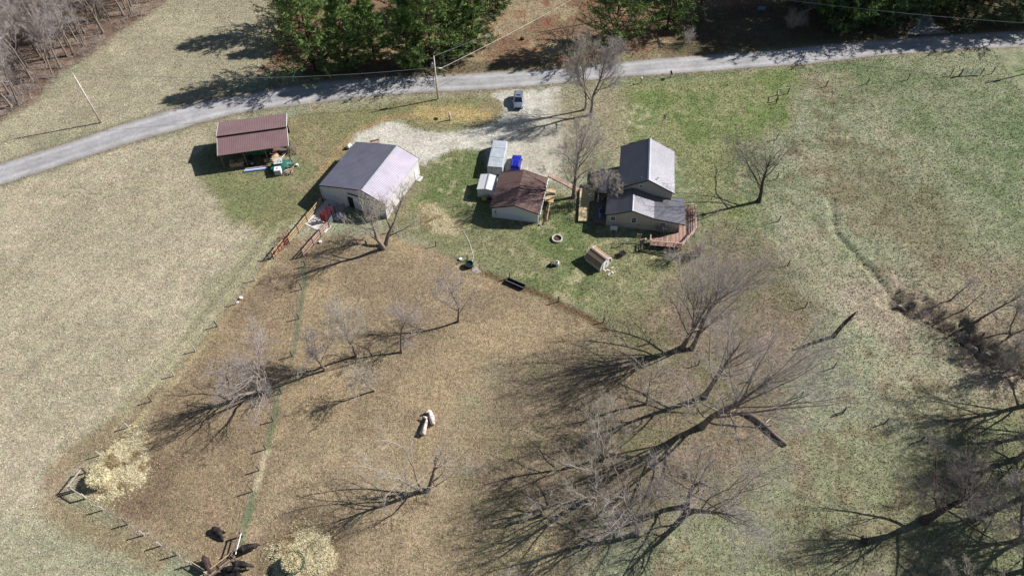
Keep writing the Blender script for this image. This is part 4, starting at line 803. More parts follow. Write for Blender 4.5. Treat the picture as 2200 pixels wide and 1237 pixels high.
# wooden deck with rails at the right
dz = .75
poly = [lp(1396, 526, dz), lp(1463, 532, dz), lp(1493, 499, dz), lp(1492, 449, dz), lp(1462, 447, dz), lp(1458, 500, dz), lp(1420, 510, dz), lp(1396, 513, dz)]
mb = MB(); mb.slab([(p.x, p.y) for p in poly], dz-.12, dz)
for p in poly[:5]: mb.bar((p.x, p.y, 0), (p.x, p.y, dz-.12), .12)
mb.build('deck_floor', M_['deck_board'], t)
mb = MB(); run = [poly[7], poly[0], poly[1], poly[2], poly[3], poly[4]]
for a, b in zip(run[:-1], run[1:]):
    n = max(1, round((b-a).length/1.3))
    for i in range(n+1):
        q = a+(b-a)*i/n; mb.bar((q.x, q.y, dz-.05), (q.x, q.y, dz+.95), .1)
    for z, hh in ((.3, .11), (.58, .11), (.84, .11)): mb.bar((a.x, a.y, dz+z), (b.x, b.y, dz+z), .04, hh)
    mb.bar((a.x, a.y, dz+.98), (b.x, b.y, dz+.98), .19, .045)
mb.build('deck_rail', M_['wood_red'], t)
A = poly[7]+Vector((-.6, -.3, 0)); mb = MB(); [mb.box((A.x-.22*k, A.y, dz-.18*(k+1)), (.26, 1.1, .05)) for k in range(4)]; mb.build('deck_stair', M_['wood_red'], t)
# ladder-like steps against the wall
def lad(name, label, a, b, wd, n, m, cat='ladder', side=None):
    a, b = Vector(a), Vector(b); tt = thing(name, label, cat, tuple(Vector((a.x, a.y, 0)))); o = Vector((a.x, a.y, 0)); a, b = a-o, b-o
    s = Vector(side) if side else Vector((1, -.12, 0)); s.normalize(); mb = MB()
    for k in (-1, 1): mb.bar(a+s*k*wd/2, b+s*k*wd/2, .05, .08)
    mb.build('side_rail', m, tt); mb = MB()
    for i in range(n): q = a+(b-a)*(i+.6)/n; mb.bar(q-s*wd/2, q+s*wd/2, .07, .035)
    mb.build('rung', m, tt); return tt
g0 = G(1368, 523); g1 = G(1374, 502, 1.6); lad('wooden_ladder', 'pale wooden ladder leaning between house wall and lawn left of the deck', g0, g1, .62, 8, M_['wood_pale'])
mb = MB(); tt = thing('iron_trellis', 'small dark metal rack on the lawn below the house front', 'rack', tuple(G(1333, 530)))
for x in (-.35, 0, .35): mb.bar((x, 0, 0), (x, .05, .95), .05)
for z in (.3, .6, .92): mb.bar((-.35, .02, z), (.35, .02, z), .04)
mb.bar((-.35, .6, 0), (-.35, .05, .92), .05); mb.bar((.35, .6, 0), (.35, .05, .92), .05); mb.build('frame', M_['black'], tt)
tt = thing('low_frame', 'dark wooden slatted frame leaning at the left foot of the deck', 'frame', tuple(G(1372, 540)), -.1)
mb = MB(); [mb.bar((x, 0, 0), (x, .1, .9), .07) for x in (0, .45, .9)]; mb.bar((-.05, .1, .9), (.95, .1, .9), .09); mb.bar((-.05, 0, .1), (2.6, -.5, .1), .09); mb.bar((2.6, -.5, .1), (6.2, -.9, .1), .09); mb.build('frame', M_['wood_dark'], tt)
tt = thing('white_bench', 'small white bench in the shade against the house front', 'bench', tuple(G(1318, 496)), -.1)
MB().box((0, 0, .45), (1.1, .42, .07)).build('seat', M_['white'], tt, bevel=.01)
for x in (-.42, .42): MB().box((x, 0, .21), (.07, .38, .41)).build('leg', M_['white'], tt)
MB().box((0, .2, .68), (1.1, .06, .32)).build('backrest', M_['white'], tt)
# walk, ramp
tt = thing('board_walk', 'plank walkway running from garage to the house porch', 'walkway', tuple(G(1180, 376)))
O = G(1180, 376); run = [G(1180, 376), G(1212, 392), G(1240, 408), G(1262, 419)]; mb = MB()
for a, b in zip(run[:-1], run[1:]):
    n = int((b-a).length/.2); s = (b-a).normalized().cross(Vector((0, 0, 1)))*.45
    for i in range(n): q = a-O+(b-a)*(i+.5)/n; mb.bar(q-s+Vector((0, 0, .09+.002*(i % 3))), q+s+Vector((0, 0, .09)), .16, .04)
mb.build('plank', M_['wood_red'], tt)
tt = thing('ramp_deck', 'new yellowish plank deck and ramp left of the house porch', 'deck', tuple(G(1254, 478)))
O = G(1254, 478); mb = MB(); A = [G(1242, 478), G(1262, 478), G(1266, 436), G(1276, 434), G(1278, 414), G(1246, 408)]
mb.slab([(p.x-O.x, p.y-O.y) for p in A], .2, .42); mb.build('deck_floor', M_['wood_new'], tt)
mb = MB()
for k in range(3): mb.box((1.3+.05*k, -.25-.3*k, .28-.1*k), (1.2, .28, .06), -.1)
mb.build('stair', M_['wood_grey'], tt)
tt = thing('blue_kayak', 'pale blue kayak lying on the porch deck beside the house wall', 'kayak', (G(1290, 458, .42).x, G(1290, 458, .42).y, .42), R_(-7))
mb = MB(); mb.tube([(0, -1.25, .2), (0, -1.1, .18), (0, -.6, .2), (0, 0, .22), (0, .6, .2), (0, 1.05, .18), (0, 1.25, .22)], [.05, .2, .3, .33, .3, .18, .04], 12); o = mb.build('hull', M_['blue'], tt, True); o.scale.z = .8
MB().tube([(0, -.35, .40), (0, .35, .40)], [.2, .2], 10).build('seat', M_['black'], tt)
# --- open machine shed
SA = R_(12.8); SX, SY = -49.89, 90.6
t = thing('open_shed', 'open sided machine shed with reddish ribbed metal roof in two planes', 'shed', (SX, SY, 0), SA)
def ylocal_roof(name, y0, z0, y1, z1):
    L = 11.7; mb = MB(); y0_, y1_ = y0, y1
    mb.add([(-.3, y0, z0), (L-.2, y0, z0), (L-.2, y1, z1), (-.3, y1, z1), (-.3, y0, z0-.06), (L-.2, y0, z0-.06), (L-.2, y1, z1-.06), (-.3, y1, z1-.06)], [(0, 1, 2, 3), (7, 6, 5, 4), (0, 4, 5, 1), (1, 5, 6, 2), (2, 6, 7, 3), (3, 7, 4, 0)])
    n = 39
    for i in range(n+1):
        x = -.27+i*(L+.04)/n; mb.bar((x, y0, z0+.012), (x, y1, z1+.012), .07, .04)
    r = mb.build(name, M_['red_roof'], t); mb = MB(); mb.bar((L-.17, y0, z0-.06), (L-.17, y1, z1-.06), .05, .22); mb.bar((-.33, y0, z0-.06), (-.33, y1, z1-.06), .05, .22); mb.build('rake_trim', M_['trim_white'], r)
ylocal_roof('front_roof', -.35, 3.35, 3.8, 4.1); ylocal_roof('back_roof', 3.55, 4.45, 8.2, 3.9)
MB().box((5.5, 3.62, 4.2), (11.7, .05, .42)).build('step_shadow_board', M_['trim_dark'], t)  # dark strip standing in for the shadow in the roof step
for x, y, z in [(0, 0, 3.3), (3.75, 0, 3.3), (7.4, 0, 3.3), (11.1, 0, 3.3), (11.1, 3.7, 4.0), (11.1, 7.7, 3.85), (0, 3.7, 4.0), (0, 7.7, 3.85), (5.5, 7.7, 3.85)]: MB().bar((x, y, 0), (x, y, z), .17).build('post', M_['wood_grey'], t)
mb = MB(); [mb.bar((a, 0, z-.9), (a+s*.9, 0, z), .09) for a, s, z in ((0, 1, 3.2), (3.75, 1, 3.2), (7.4, -1, 3.2))]; mb.bar((-.2, 0, 3.2), (11.3, 0, 3.2), .07, .22); mb.build('beam', M_['wood_grey'], t)
mb = MB(); mb.box((5.5, 7.72, 1.9), (11.2, .05, 3.7)); mb.build('back_wall', M_['trim_dark'], t)
def sl(x, y, z=0): c, s = math.cos(SA), math.sin(SA); return (SX+c*x-s*y, SY+s*x+c*y, z)
# stored things
o = thing('green_machine', 'large green farm machine parked in the open shed', 'farm machine', sl(5.8, 2.6), SA)
MB().box((0, .3, 1.25), (4.0, 2.4, 1.2), taper=.94).build('body', M_['green_machine'], o, bevel=.06)
mb = MB(); [mb.box((-1.6+.55*k, .3, 1.88), (.05, 2.2, .05)) for k in range(7)]; mb.build('rib', M_['green_machine'], o)
for x in (-1.5, 1.5):
    wv = MB(); wv.tube([(x, -1.15, .5), (x, -.85, .5)], .5, 16).build('wheel', M_['tyre'], o)
MB().box((-2.6, .2, .7), (1.4, .25, .2)).build('drawbar', M_['green_machine'], o)
for k, (x, y, lab) in enumerate([(2.95, .75, 'tyre with white rim, left of two lying in the shed mouth'), (4.55, .15, 'tyre with white rim, right of two lying in the shed mouth')]):
    o = thing('spare_wheel', lab, 'wheel', sl(x, y), 0, 'wheels lying in the shed')
    MB().tube([(0, 0, 0), (0, 0, .28)], .46, 18).build('tyre', M_['tyre'], o, bevel=.03)
    mb = MB(); mb.tube([(0, 0, .27), (0, 0, .33)], .26, 16); mb.build('rim', M_['white'], o); MB().tube([(0, 0, .32), (0, 0, .345)], .09, 10).build('hub', M_['black'], o)
rng = random.Random(4)
def heap(name, label, cat, loc, sx, sy, h, m, seed, part='heap'):
    o = thing(name, label, cat, loc); rr = np.random.RandomState(seed); n = 18; mb = MB(); vs = [(0, 0, h)]; fs = []
    for j in range(1, 7):
        r = j/6
        for k in range(n):
            a = k*2*math.pi/n; q = 1+rr.normal(0, .05); vs.append((math.cos(a)*r*sx*q, math.sin(a)*r*sy*q, max(-.03, h*(1-r*r)**.9*(1+rr.normal(0, .09))) if j < 6 else -.04))
    fs = [(0, 1+k, 1+(k+1) % n) for k in range(n)]+[(1+(j-1)*n+k, 1+j*n+k, 1+j*n+(k+1) % n, 1+(j-1)*n+(k+1) % n) for j in range(1, 6) for k in range(n)]
    mb.add(vs, fs).build(part, m, o, True); return o
o = thing('tan_hopper', 'tan open hopper with crossed braces inside the left bay of the shed', 'hopper', sl(1.9, .75), SA)
mb = MB(); mb.box((0, 0, .42), (2.3, 1.3, .8), taper=1.0); mb.build('box', M_['dirtpile'], o, bevel=.03)
mb = MB(); mb.bar((-.4, -.55, .86), (.4, .55, .86), .09, .05); mb.bar((.4, -.55, .87), (-.4, .55, .87), .09, .05); mb.build('brace', M_['wood_dark'], o)
o = thing('stacked_panels', 'long blue and white panels lying on the grass before the shed', 'panels', sl(5.0, -1.35), SA-.04)
for k, (y, z, m) in enumerate([(-.26, .16, 'blue'), (-.04, .2, 'white'), (.18, .24, 'blue'), (.36, .26, 'wood_red')]): MB().box((.1*k, y, z), (3.9, .2, .08), .01*k).build('panel', M_[m], o)
mb = MB(); mb.box((-1.5, 0, .05), (.15, .9, .1)); mb.box((1.5, 0, .05), (.15, .9, .1)); mb.build('bearer', M_['wood_dark'], o)
o = thing('timber_pile', 'pile of grey boards stacked under the right end of the shed', 'timber', sl(9.3, 2.4), SA)
for k in range(9): MB().box((rng.uniform(-.4, .4), rng.uniform(-.6, .8), .25+.11*k), (rng.uniform(2.2, 3.3), .28+.2*(k % 2), .06), rng.uniform(-.3, .2)).build('board', M_['wood_grey'], o)
MB().box((0, 0, .12), (2.6, 1.8, .22)).build('base', M_['wood_dark'], o)
for k, (x, y, r, lab) in enumerate([(7.4, .2, .5, 'smaller tan log by the shed post, left one'), (8.4, .7, .55, 'tan log inside the shed mouth next to the tarp')]):
    o = thing('tan_log', lab, 'log', sl(x, y), SA+.5*k); limb_obj('log', [(-.8, 0, r*.8), (.8, .2, r*.8)], (r*.8, r*.7), M_['dirtpile'], o, 12, .04, k)
o = thing('wire_coil', 'rusty coil of wire hanging in the shed beside the boards', 'coil', sl(8.1, 2.2, 0), SA)
mb = MB(); [mb.tube([(math.cos(a*.5)*.42, math.sin(a*.5)*.35, 1.3+.03*k) for a in range(13)], .035, 5) for k in range(4)]; mb.build('coil', M_['rail_red'], o); MB().box((0, 0, .62), (.7, .6, 1.24)).build('stand', M_['wood_dark'], o)
o = thing('tarped_trailer', 'low trailer heaped under a dark green tarp in front of the shed', 'trailer', sl(9.6, -1.7), SA)
q = heap('x', None, None, (0, 0, 0), 2.15, 1.25, 1.15, M_['green_tarp'], 9, 'tarp'); ch = q.children[0]; ch.parent = o; ch.location = (0, 0, .25); bpy.data.objects.remove(q)
MB().box((0, 0, .42), (3.6, 1.9, .16)).build('bed', M_['wood_dark'], o)
for x in (-.7, .7): MB().tube([(x, -1.05, .34), (x, -.88, .34)], .34, 14).build('wheel', M_['tyre'], o)
MB().box((-1.2, -.9, .75), (.9, .9, .5), .1).build('tarp_flap', M_['green_tarp'], o)
o = thing('white_rack', 'white slatted rack lying on the green tarp', 'rack', sl(9.2, -1.6, 1.38), SA)
mb = MB(); [mb.box((x, 0, .05), (.09, 1.5, .08)) for x in (-.62, -.4, -.18, .04, .26, .48, .66)]; mb.box((0, .74, .08), (2.4, .09, .09)); mb.box((0, -.5, .02), (1.4, .08, .05)); mb.build('slats', M_['white'], o)
mb = MB(); mb.bar((.75, .8, .1), (1.3, 1.7, .05), .09); mb.build('arm', M_['white'], o)
o = thing('white_tank', 'white square liquid tank standing before the tarped trailer', 'tank', sl(9.0, -3.25), SA-.05)
MB().box((0, 0, .68), (1.15, 1.15, 1.1)).build('tank', M_['white'], o, bevel=.08); MB().tube([(0, 0, 1.22), (0, 0, 1.3)], .14, 12).build('lid', M_['steel'], o)
mb = MB(); [mb.box((0, -.59, .3+.25*k), (1.2, .04, .035)) for k in range(4)]; [mb.box((-.5+.25*k, -.6, .68), (.035, .04, 1.1)) for k in range(5)]; mb.build('cage', M_['steel'], o); MB().box((0, 0, .07), (1.2, 1.2, .12)).build('pallet', M_['wood_dark'], o)
o = thing('netting_bundle', 'pale green netting tangled round the tarp end beside a white bucket', 'netting', sl(11.4, -1.5), SA)
mb = MB()
for k in range(9):
    a = k*.7; mb.tube([(math.cos(a+b*.5)*.55+.08*k-.3, math.sin(a+b*.5)*.75, .35+.28*math.sin(b+k)+.3) for b in range(9)], .04, 5)
mb.build('netting', M_['gate_green'], o)
o = thing('white_bucket', 'white bucket at the right end of the green tarp', 'bucket', sl(12.2, -1.9)); MB().tube([(0, 0, 0), (0, 0, .4)], [.2, .24], 12).build('bucket', M_['white'], o)
o = thing('scrap_heap', 'heap of rusty and grey scrap right of the white tank', 'scrap', sl(10.9, -3.2), SA)
for k in range(22): MB().bar((rng.uniform(-.7, .7), rng.uniform(-.9, .9), .1), (rng.uniform(-.9, .9), rng.uniform(-1, 1), rng.uniform(.2, .75)), rng.uniform(.05, .14)).build('piece', M_[rng.choice(['wood_grey', 'steel', 'wood_red', 'wood_pale'])], o)
for k, (x, lab) in enumerate([(11.75, 'grey pallet leaning on the right end of the shed')]):
    o = thing('wood_pallet', lab, 'pallet', sl(x+.3, 2.3), SA); mb = MB()
    for j in range(6): mb.bar((.1+.0, -1.0+.4*j, 0.02), (-.35, -1.0+.4*j, 1.5), .2, .03, (1, 0, 0))
    for z in (.1, .75, 1.4): mb.bar((.08-.3*z, -1.15, z), (.08-.3*z, 1.15, z), .09, .05)
    mb.build('slats', M_['wood_grey'], o)
# --- trailer under cover
TA = R_(-7); t = thing('covered_trailer', 'long box travel trailer under a pale grey fitted cover beside the drive', 'trailer', (-4.26, 89.12, 0), TA)
def loftbox(wd, L, prof_z, z0, round_=.25, n=5):
    """box lofted along y with rounded upper edges; prof_z: list (y, ztop)"""
    mb = MB(); vs = []; m = 0
    for y, z in prof_z:
        ring = [(0, z0), (0, z-round_)]+[(round_*(1-math.cos(a*math.pi/2/n)), z-round_+round_*math.sin(a*math.pi/2/n)) for a in range(1, n+1)]
        ring += [(wd-x, zz) for x, zz in ring[::-1]]; m = len(ring); vs += [(x, y, zz) for x, zz in ring]
    fs = [(i*m+k, i*m+k+1, (i+1)*m+k+1, (i+1)*m+k) for i in range(len(prof_z)-1) for k in range(m-1)]+[tuple(range(m)), tuple((len(prof_z)-1)*m+k for k in range(m-1, -1, -1))]
    return mb.add(vs, fs)
loftbox(2.62, 7.5, [(0, 2.0), (1.2, 1.98), (2.4, 2.02), (3.7, 1.98), (5, 2.03), (6.3, 1.98), (7.0, 1.92), (7.4, 1.6), (7.55, .9)], .3, .14).build('cover', M_['cover'], t, False)
mb = MB(); [mb.box((1.31, y, 2.03), (2.5, .03, .03)) for y in (2.4, 4.9)]; mb.box((.75, -.015, 1.1), (.04, .03, 1.5)); mb.box((1.31, -.015, 1.85), (2.5, .03, .04)); mb.build('seam', M_['trim_dark'], t)
for x in (.1, 2.32):
    for y in (3, 4): MB().tube([(x, y, .32), (x+.2, y, .32)], .32, 14).build('wheel', M_['tyre'], t)
# --- small white shed
t = thing('small_white_shed', 'little white metal shed squeezed between covered trailer and garage', 'shed', (-5.86+1.45, 83.63-.2, 0), R_(-8.7))
pr = [(-1.45, 1.81), (0, 2.12), (1.45, 1.81)]
roof_parts(t, pr, 0, 3.6, M_['white'], rib=.22, ridge=M_['steel'], cap=M_['trim_white']); MB().prism([(-1.4, 0), (1.4, 0), (1.4, 1.76), (0, 2.04), (-1.4, 1.76)], .06, 3.54).build('wall', M_['barn_wall'], t)
o = thing('yellow_wheelbarrow', 'yellow wheelbarrow standing in front of the little white shed', 'wheelbarrow', tuple(G(1040, 430)), .2)
mb = MB(); mb.box((0, 0, .45), (.6, .85, .3), taper=1.25); mb.build('tray', M_['yellow'], o); mb = MB(); mb.bar((-.25, -.7, .5), (-.2, .5, .25), .04); mb.bar((.25, -.7, .5), (.2, .5, .25), .04); mb.build('handle', M_['wood_pale'], o); MB().tube([(-.05, .55, .19), (.05, .55, .19)], .19, 12).build('wheel', M_['tyre'], o)
mb = MB(); mb.bar((-.22, -.2, 0), (-.22, -.2, .35), .04); mb.bar((.22, -.2, 0), (.22, -.2, .35), .04); mb.build('leg', M_['steel'], o)
o = thing('blue_bin', 'pale blue bin between wheelbarrow and garage wall', 'bin', tuple(G(1046, 428))); MB().box((0, 0, .4), (.45, .45, .8), taper=1.1).build('bin', M_['blue'], o, bevel=.03); MB().box((0, 0, .83), (.54, .54, .06)).build('lid', M_['steel'], o)
o = thing('red_mower', 'red push mower beside the blue bin in the garage shade', 'mower', tuple(G(1052, 432))); MB().box((0, 0, .28), (.55, .7, .25)).build('deck', M_['red'], o, bevel=.05); MB().tube([(0, .05, .4), (0, .05, .6)], .16, 12).build('engine', M_['black'], o)
for x in (-.3, .3):
    for y in (-.28, .28): MB().tube([(x-.03, y, .12), (x+.03, y, .12)], .12, 10).build('wheel', M_['tyre'], o)
mb = MB(); mb.tube([(-.2, -.3, .35), (-.2, -1.0, .95), (.2, -1.0, .95), (.2, -.3, .35)], .02, 6); mb.build('handle', M_['steel'], o)
# --- little barn-roofed shed
t = thing('garden_shed', 'small cream garden shed with rounded brown shingle roof on the lawn', 'shed', (13.44+1.22*math.cos(R_(43)), 67.18+1.22*math.sin(R_(43)), 0), R_(43))
pr = [(-1.32, .86), (-.98, 1.72), (0, 2.22), (.98, 1.72), (1.32, .86)]
roof_parts(t, pr, -.06, 3.15, M_['shingle_small'], .06, ribs=False, ridge=M_['wood_red'], cap=M_['trim_white'])
MB().prism([(-1.2, .08), (1.2, .08), (1.2, 1.0), (.93, 1.66), (0, 2.14), (-.93, 1.66), (-1.2, 1.0)], 0.02, 3.07).build('wall', M_['siding_beige'], t)
d = MB().box((.0, -.01, .82), (1.3, .05, 1.45)).build('door', M_['trim_white'], t); mb = MB(); mb.box((0, -.05, .85), (.05, .03, 1.3)); mb.box((.1, -.06, .95), (.05, .04, .25)); mb.build('handle', M_['black'], d)
mb = MB(); [mb.box((x, y, .04), (.3, .3, .08)) for x in (-1, 1) for y in (.2, 1.5, 2.9)]; mb.build('footing', M_['stone'], t)
o = thing('shed_stones', 'pale flat stones at the door of the garden shed', 'stones', tuple(G(1312, 583)))
for k in range(9): MB().box((rng.uniform(-1.2, .6), rng.uniform(-.9, .9), .05), (rng.uniform(.25, .5), rng.uniform(.2, .4), .1), rng.uniform(0, 3)).build('stone', M_['stone'], o, bevel=.03)
# ---------------------------------------------------------------- vehicles
def car(name, label, loc, rz, paint, L, W, H, suv=True, group=None, cat='car', sunroof=False, lamp='white'):
    t = thing(name, label, cat, loc, rz, group); a = L/2; w2 = W/2
    # lower hull: stations along y (front is +y), each (y, half width, z bottom, z shoulder)
    st = [(-a, w2*.86, .42, .78), (-a+.12, w2*.95, .30, .98), (-a+.9, w2, .26, 1.0), (-.3, w2, .26, .99), (a-1.55, w2, .26, .98), (a-1.0, w2*.98, .26, .95), (a-.35, w2*.93, .28, .84), (a-.08, w2*.84, .34, .72), (a, w2*.74, .42, .6)]
    mb = MB(); vs = []; m = 10
    for y, hw, zb, zs in st:
        vs += [(-hw*.9, y, zb), (-hw, y, zb+.15), (-hw, y, zs-.18), (-hw*.93, y, zs-.03), (-hw*.55, y, zs+.02), (hw*.55, y, zs+.02), (hw*.93, y, zs-.03), (hw, y, zs-.18), (hw, y, zb+.15), (hw*.9, y, zb)]
    n = len(st); fs = [(i*m+k, i*m+(k+1) % m, (i+1)*m+(k+1) % m, (i+1)*m+k) for i in range(n-1) for k in range(m)]+[tuple(range(m)), tuple((n-1)*m+k for k in range(m-1, -1, -1))]
    mb.add(vs, fs).build('body', paint, t, True, bevel=.02)
    fr = a-1.25; rb = -a+.14 if suv else -a+1.0; rt = -a+.55 if suv else -a+1.5; ft = fr-.85; rz_ = H-.02
    g = [(-w2*.9, rb, .96), (w2*.9, rb, .96), (w2*.9, fr, .93), (-w2*.9, fr, .93), (-w2*.72, rt, rz_), (w2*.72, rt, rz_), (w2*.72, ft, rz_), (-w2*.72, ft, rz_)]
    MB().add(g, [(3, 2, 1, 0), (4, 5, 6, 7), (0, 1, 5, 4), (1, 2, 6, 5), (2, 3, 7, 6), (3, 0, 4, 7)]).build('windows', M_['glass'], t, bevel=.04)
    mb = MB(); mb.add([(-w2*.74, rt-.06, H-.05), (w2*.74, rt-.06, H-.05), (w2*.74, ft+.04, H-.05), (-w2*.74, ft+.04, H-.05), (-w2*.66, rt+.05, H+.03), (w2*.66, rt+.05, H+.03), (w2*.66, ft-.08, H+.03), (-w2*.66, ft-.08, H+.03)], [(3, 2, 1, 0), (4, 5, 6, 7), (0, 1, 5, 4), (1, 2, 6, 5), (2, 3, 7, 6), (3, 0, 4, 7)])
    for sx in (-1, 1):
        mb.bar((sx*w2*.9, fr, .94), (sx*w2*.73, ft, H-.03), .08, .06); mb.bar((sx*w2*.9, rb, .97), (sx*w2*.73, rt, H-.03), .12, .08); mb.bar((sx*w2*.91, -.25, .96), (sx*w2*.735, -.25, H-.03), .09, .05)
    r = mb.build('roof', paint, t, bevel=.02)
    if sunroof: MB().box((0, ft-.55, H+.035), (W*.42, .42, .02)).build('sunroof', M_['glass'], r)
    if suv:
        for sx in (-1, 1): MB().bar((sx*w2*.62, rt+.1, H+.06), (sx*w2*.62, ft-.2, H+.06), .04).build('roof_rail', M_['chrome'], r)
    for sx in (-1, 1):
        for y in (-a+.85, a-.9):
            wv = MB().tube([(sx*(w2-.22), y, .34), (sx*(w2+.01), y, .34)], .34, 18).build('wheel', M_['tyre'], t); MB().tube([(sx*(w2-.02), y, .34), (sx*(w2+.02), y, .34)], .2, 12).build('rim', M_['chrome'], wv)
        MB().box((sx*w2*.74, a-.14, .73), (.3, .3, .14), -sx*.35, -.3).build('headlight', M_['chrome'], t, bevel=.02)
        MB().box((sx*w2*.78, -a+.02, .82), (.22, .1, .3)).build('tail_light', M_['red'], t)
        MB().box((sx*(w2+.12), fr-.3, 1.02), (.24, .12, .16)).build('mirror', paint, t, bevel=.02)
    MB().box((0, a-.03, .6), (W*.5, .08, .18)).build('grille', M_['black'], t); MB().box((0, a-.02, .38), (W*.72, .1, .1)).build('bumper', M_['black'], t)
    return t
g = G(1113.5, 222); car('parked_car', 'silver estate car with dark sunroof parked at the road end of the drive', (g.x, g.y, 0), math.pi-R_(2), M_['silver_paint'], 4.7, 1.88, 1.6, True, sunroof=True)
g = G(1108.5, 357); car('parked_car', 'bright blue car parked nose out behind the brown-roofed garage', (g.x, g.y, 0), R_(-6), M_['blue_paint'], 4.2, 1.75, 1.42, True)
# ---------------------------------------------------------------- fences
def fence(name, label, posts, h=1.3, r=.09, m='post', wires=(.35, .7, 1.1), tall={}, cat='fence'):
    O = G(*posts[0]); t = thing(name, label, cat, (O.x, O.y, 0)); top = []; k2 = random.Random(len(posts))
    for i, p in enumerate(posts):
        g = G(*p); z = float(terrain(np.array([g.x]), np.array([g.y]))[0]); q = g-O; hh = tall.get(i, h)*k2.uniform(.95, 1.05); tx, ty = k2.uniform(-.05, .05), k2.uniform(-.05, .05)
        MB().tube([(q.x, q.y, z-.1), (q.x+tx, q.y+ty, z+hh)], r*(1.35 if i in tall else 1), 6).build('post', M_[m if i % 3 or m == 'post' else 'post'], t); top.append((q.x, q.y, z))
    mb = MB()
    for a, b in zip(top[:-1], top[1:]):
        for wz in wires: mb.bar((a[0], a[1], a[2]+wz), (b[0], b[1], b[2]+wz), .012)
    if wires: mb.build('wire', M_['steel'], t)
    return t, O
F1 = [(578, 556), (548.8, 602.5), (508.9, 653.3), (467.1, 701.4), (420.4, 754.5), (374.2, 807.5), (326, 861.9), (276.9, 918.2), (216, 977.7), (185.7, 1015.6), (156.6, 1052.8)]
t, O = fence('wire_fence', 'post and wire fence between the pale hay field and the brown paddock', F1, tall={10: 1.35, 9: 1.35}, m='post_new')
a, b = G(*F1[9])-O, G(*F1[10])-O; mb = MB(); mb.bar(a+Vector((0, 0, 1.25)), b+Vector((0, 0, 1.25)), .1); mb.build('brace_rail', M_['post_new'], t)
F2 = [(160, 1056), (185, 1070.6), (222.8, 1095), (274.7, 1126.3), (310, 1149), (346.7, 1171.7), (380, 1192), (411.5, 1213), (447, 1236), (500, 1272)]
t, O = fence('wire_fence', 'post and wire fence along the lower left side of the paddock corner', F2, tall={0: 1.35, 1: 1.35}, m='post_new')
a, b = G(*F2[0])-O, G(*F2[1])-O; mb = MB(); mb.bar(a+Vector((0, 0, 1.25)), b+Vector((0, 0, 1.25)), .1); mb.build('brace_rail', M_['post_new'], t)
mb = MB(); a, b = G(413, 1209)-O, G(446, 1229)-O; mb.bar(a+Vector((0, 0, .9)), b+Vector((0, 0, .9)), .09); mb.build('rail', M_['wood_pale'], t)
F3 = [(656, 572), (648, 622), (642.2, 685.2), (628, 765), (605, 845), (587, 905), (571.4, 964.7), (557, 1010), (543, 1055), (521, 1151), (507, 1189)]
t, O = fence('wire_fence', 'thin post and wire fence dividing the brown paddock from barn to cattle', F3)
a, b = G(518, 1145, 1.0)-O, G(506, 1190, 1.0)-O; MB().tube([a, b], .06, 8).build('white_pipe', M_['white'], t)
F4 = [(845, 498), (936, 529), (1004, 560), (1095, 598), (1199.7, 648.4), (1297, 692), (1395, 738), (1500, 784), (1610, 818), (1720, 852), (1810, 888.2), (1901, 909.5), (1977.8, 946.5), (2070, 985), (2180, 1030)]
fence('wire_fence', 'dark post and wire fence from the barn tree past garden to the lower right', F4)
F5 = [(1667.5, 218), (1669, 205), (1692, 202), (1774, 186.7), (1861.8, 181), (1950, 172.2), (2042, 163)]
t, O = fence('wire_fence', 'row of dark posts crossing the green pasture toward the gate', F5, h=1.5)
mb = MB(); P5 = [G(*p)-O for p in F5[:3]]; mb.bar(P5[1]+Vector((0, 0, 1.4)), P5[2]+Vector((0, 0, 1.4)), .09); mb.bar(P5[0]+Vector((0, 0, 1.3)), P5[1]+Vector((0, 0, 1.3)), .09); mb.build('brace_rail', M_['post_new'], t)
fence('wire_fence', 'dark fence posts running down the edge of the lawn into the pasture', [(1667.5, 222), (1668, 300), (1669, 385), (1673.2, 475.4), (1692, 570), (1730, 660), (1790, 790), (1812, 884)], wires=(.4, 1.0))
t, O = fence('gate_fence', 'braced posts either side of the pasture gate near the road', [(2060, 165), (2062, 163), (2107, 161), (2130, 159), (2200, 150)], h=1.55, wires=())
a, b, c, d = [G(*p)-O for p in ((2042, 163), (2062, 163), (2107, 161), (2130, 159))]; mb = MB(); mb.bar(a+Vector((0, 0, 1.4)), b+Vector((0, 0, 1.4)), .08); mb.bar(c+Vector((0, 0, 1.4)), d+Vector((0, 0, 1.4)), .08); mb.build('brace_rail', M_['post_new'], t)
t = thing('pasture_gate', 'pale green tubular gate closed across the pasture near the road', 'gate', tuple(G(2063, 163))); q = G(2106, 161)-G(2063, 163)
mb = MB()
for z in (.2, .42, .64, .86, 1.08, 1.3): mb.tube([(0, 0, z), (q.x, q.y, z)], .035, 6)
mb.build('rail', M_['gate_green'], t); mb = MB(); [mb.bar((q.x*f, q.y*f, .18), (q.x*f, q.y*f, 1.32), .05) for f in (.01, .25, .5, .75, .99)]; mb.build('upright', M_['gate_green'], t)
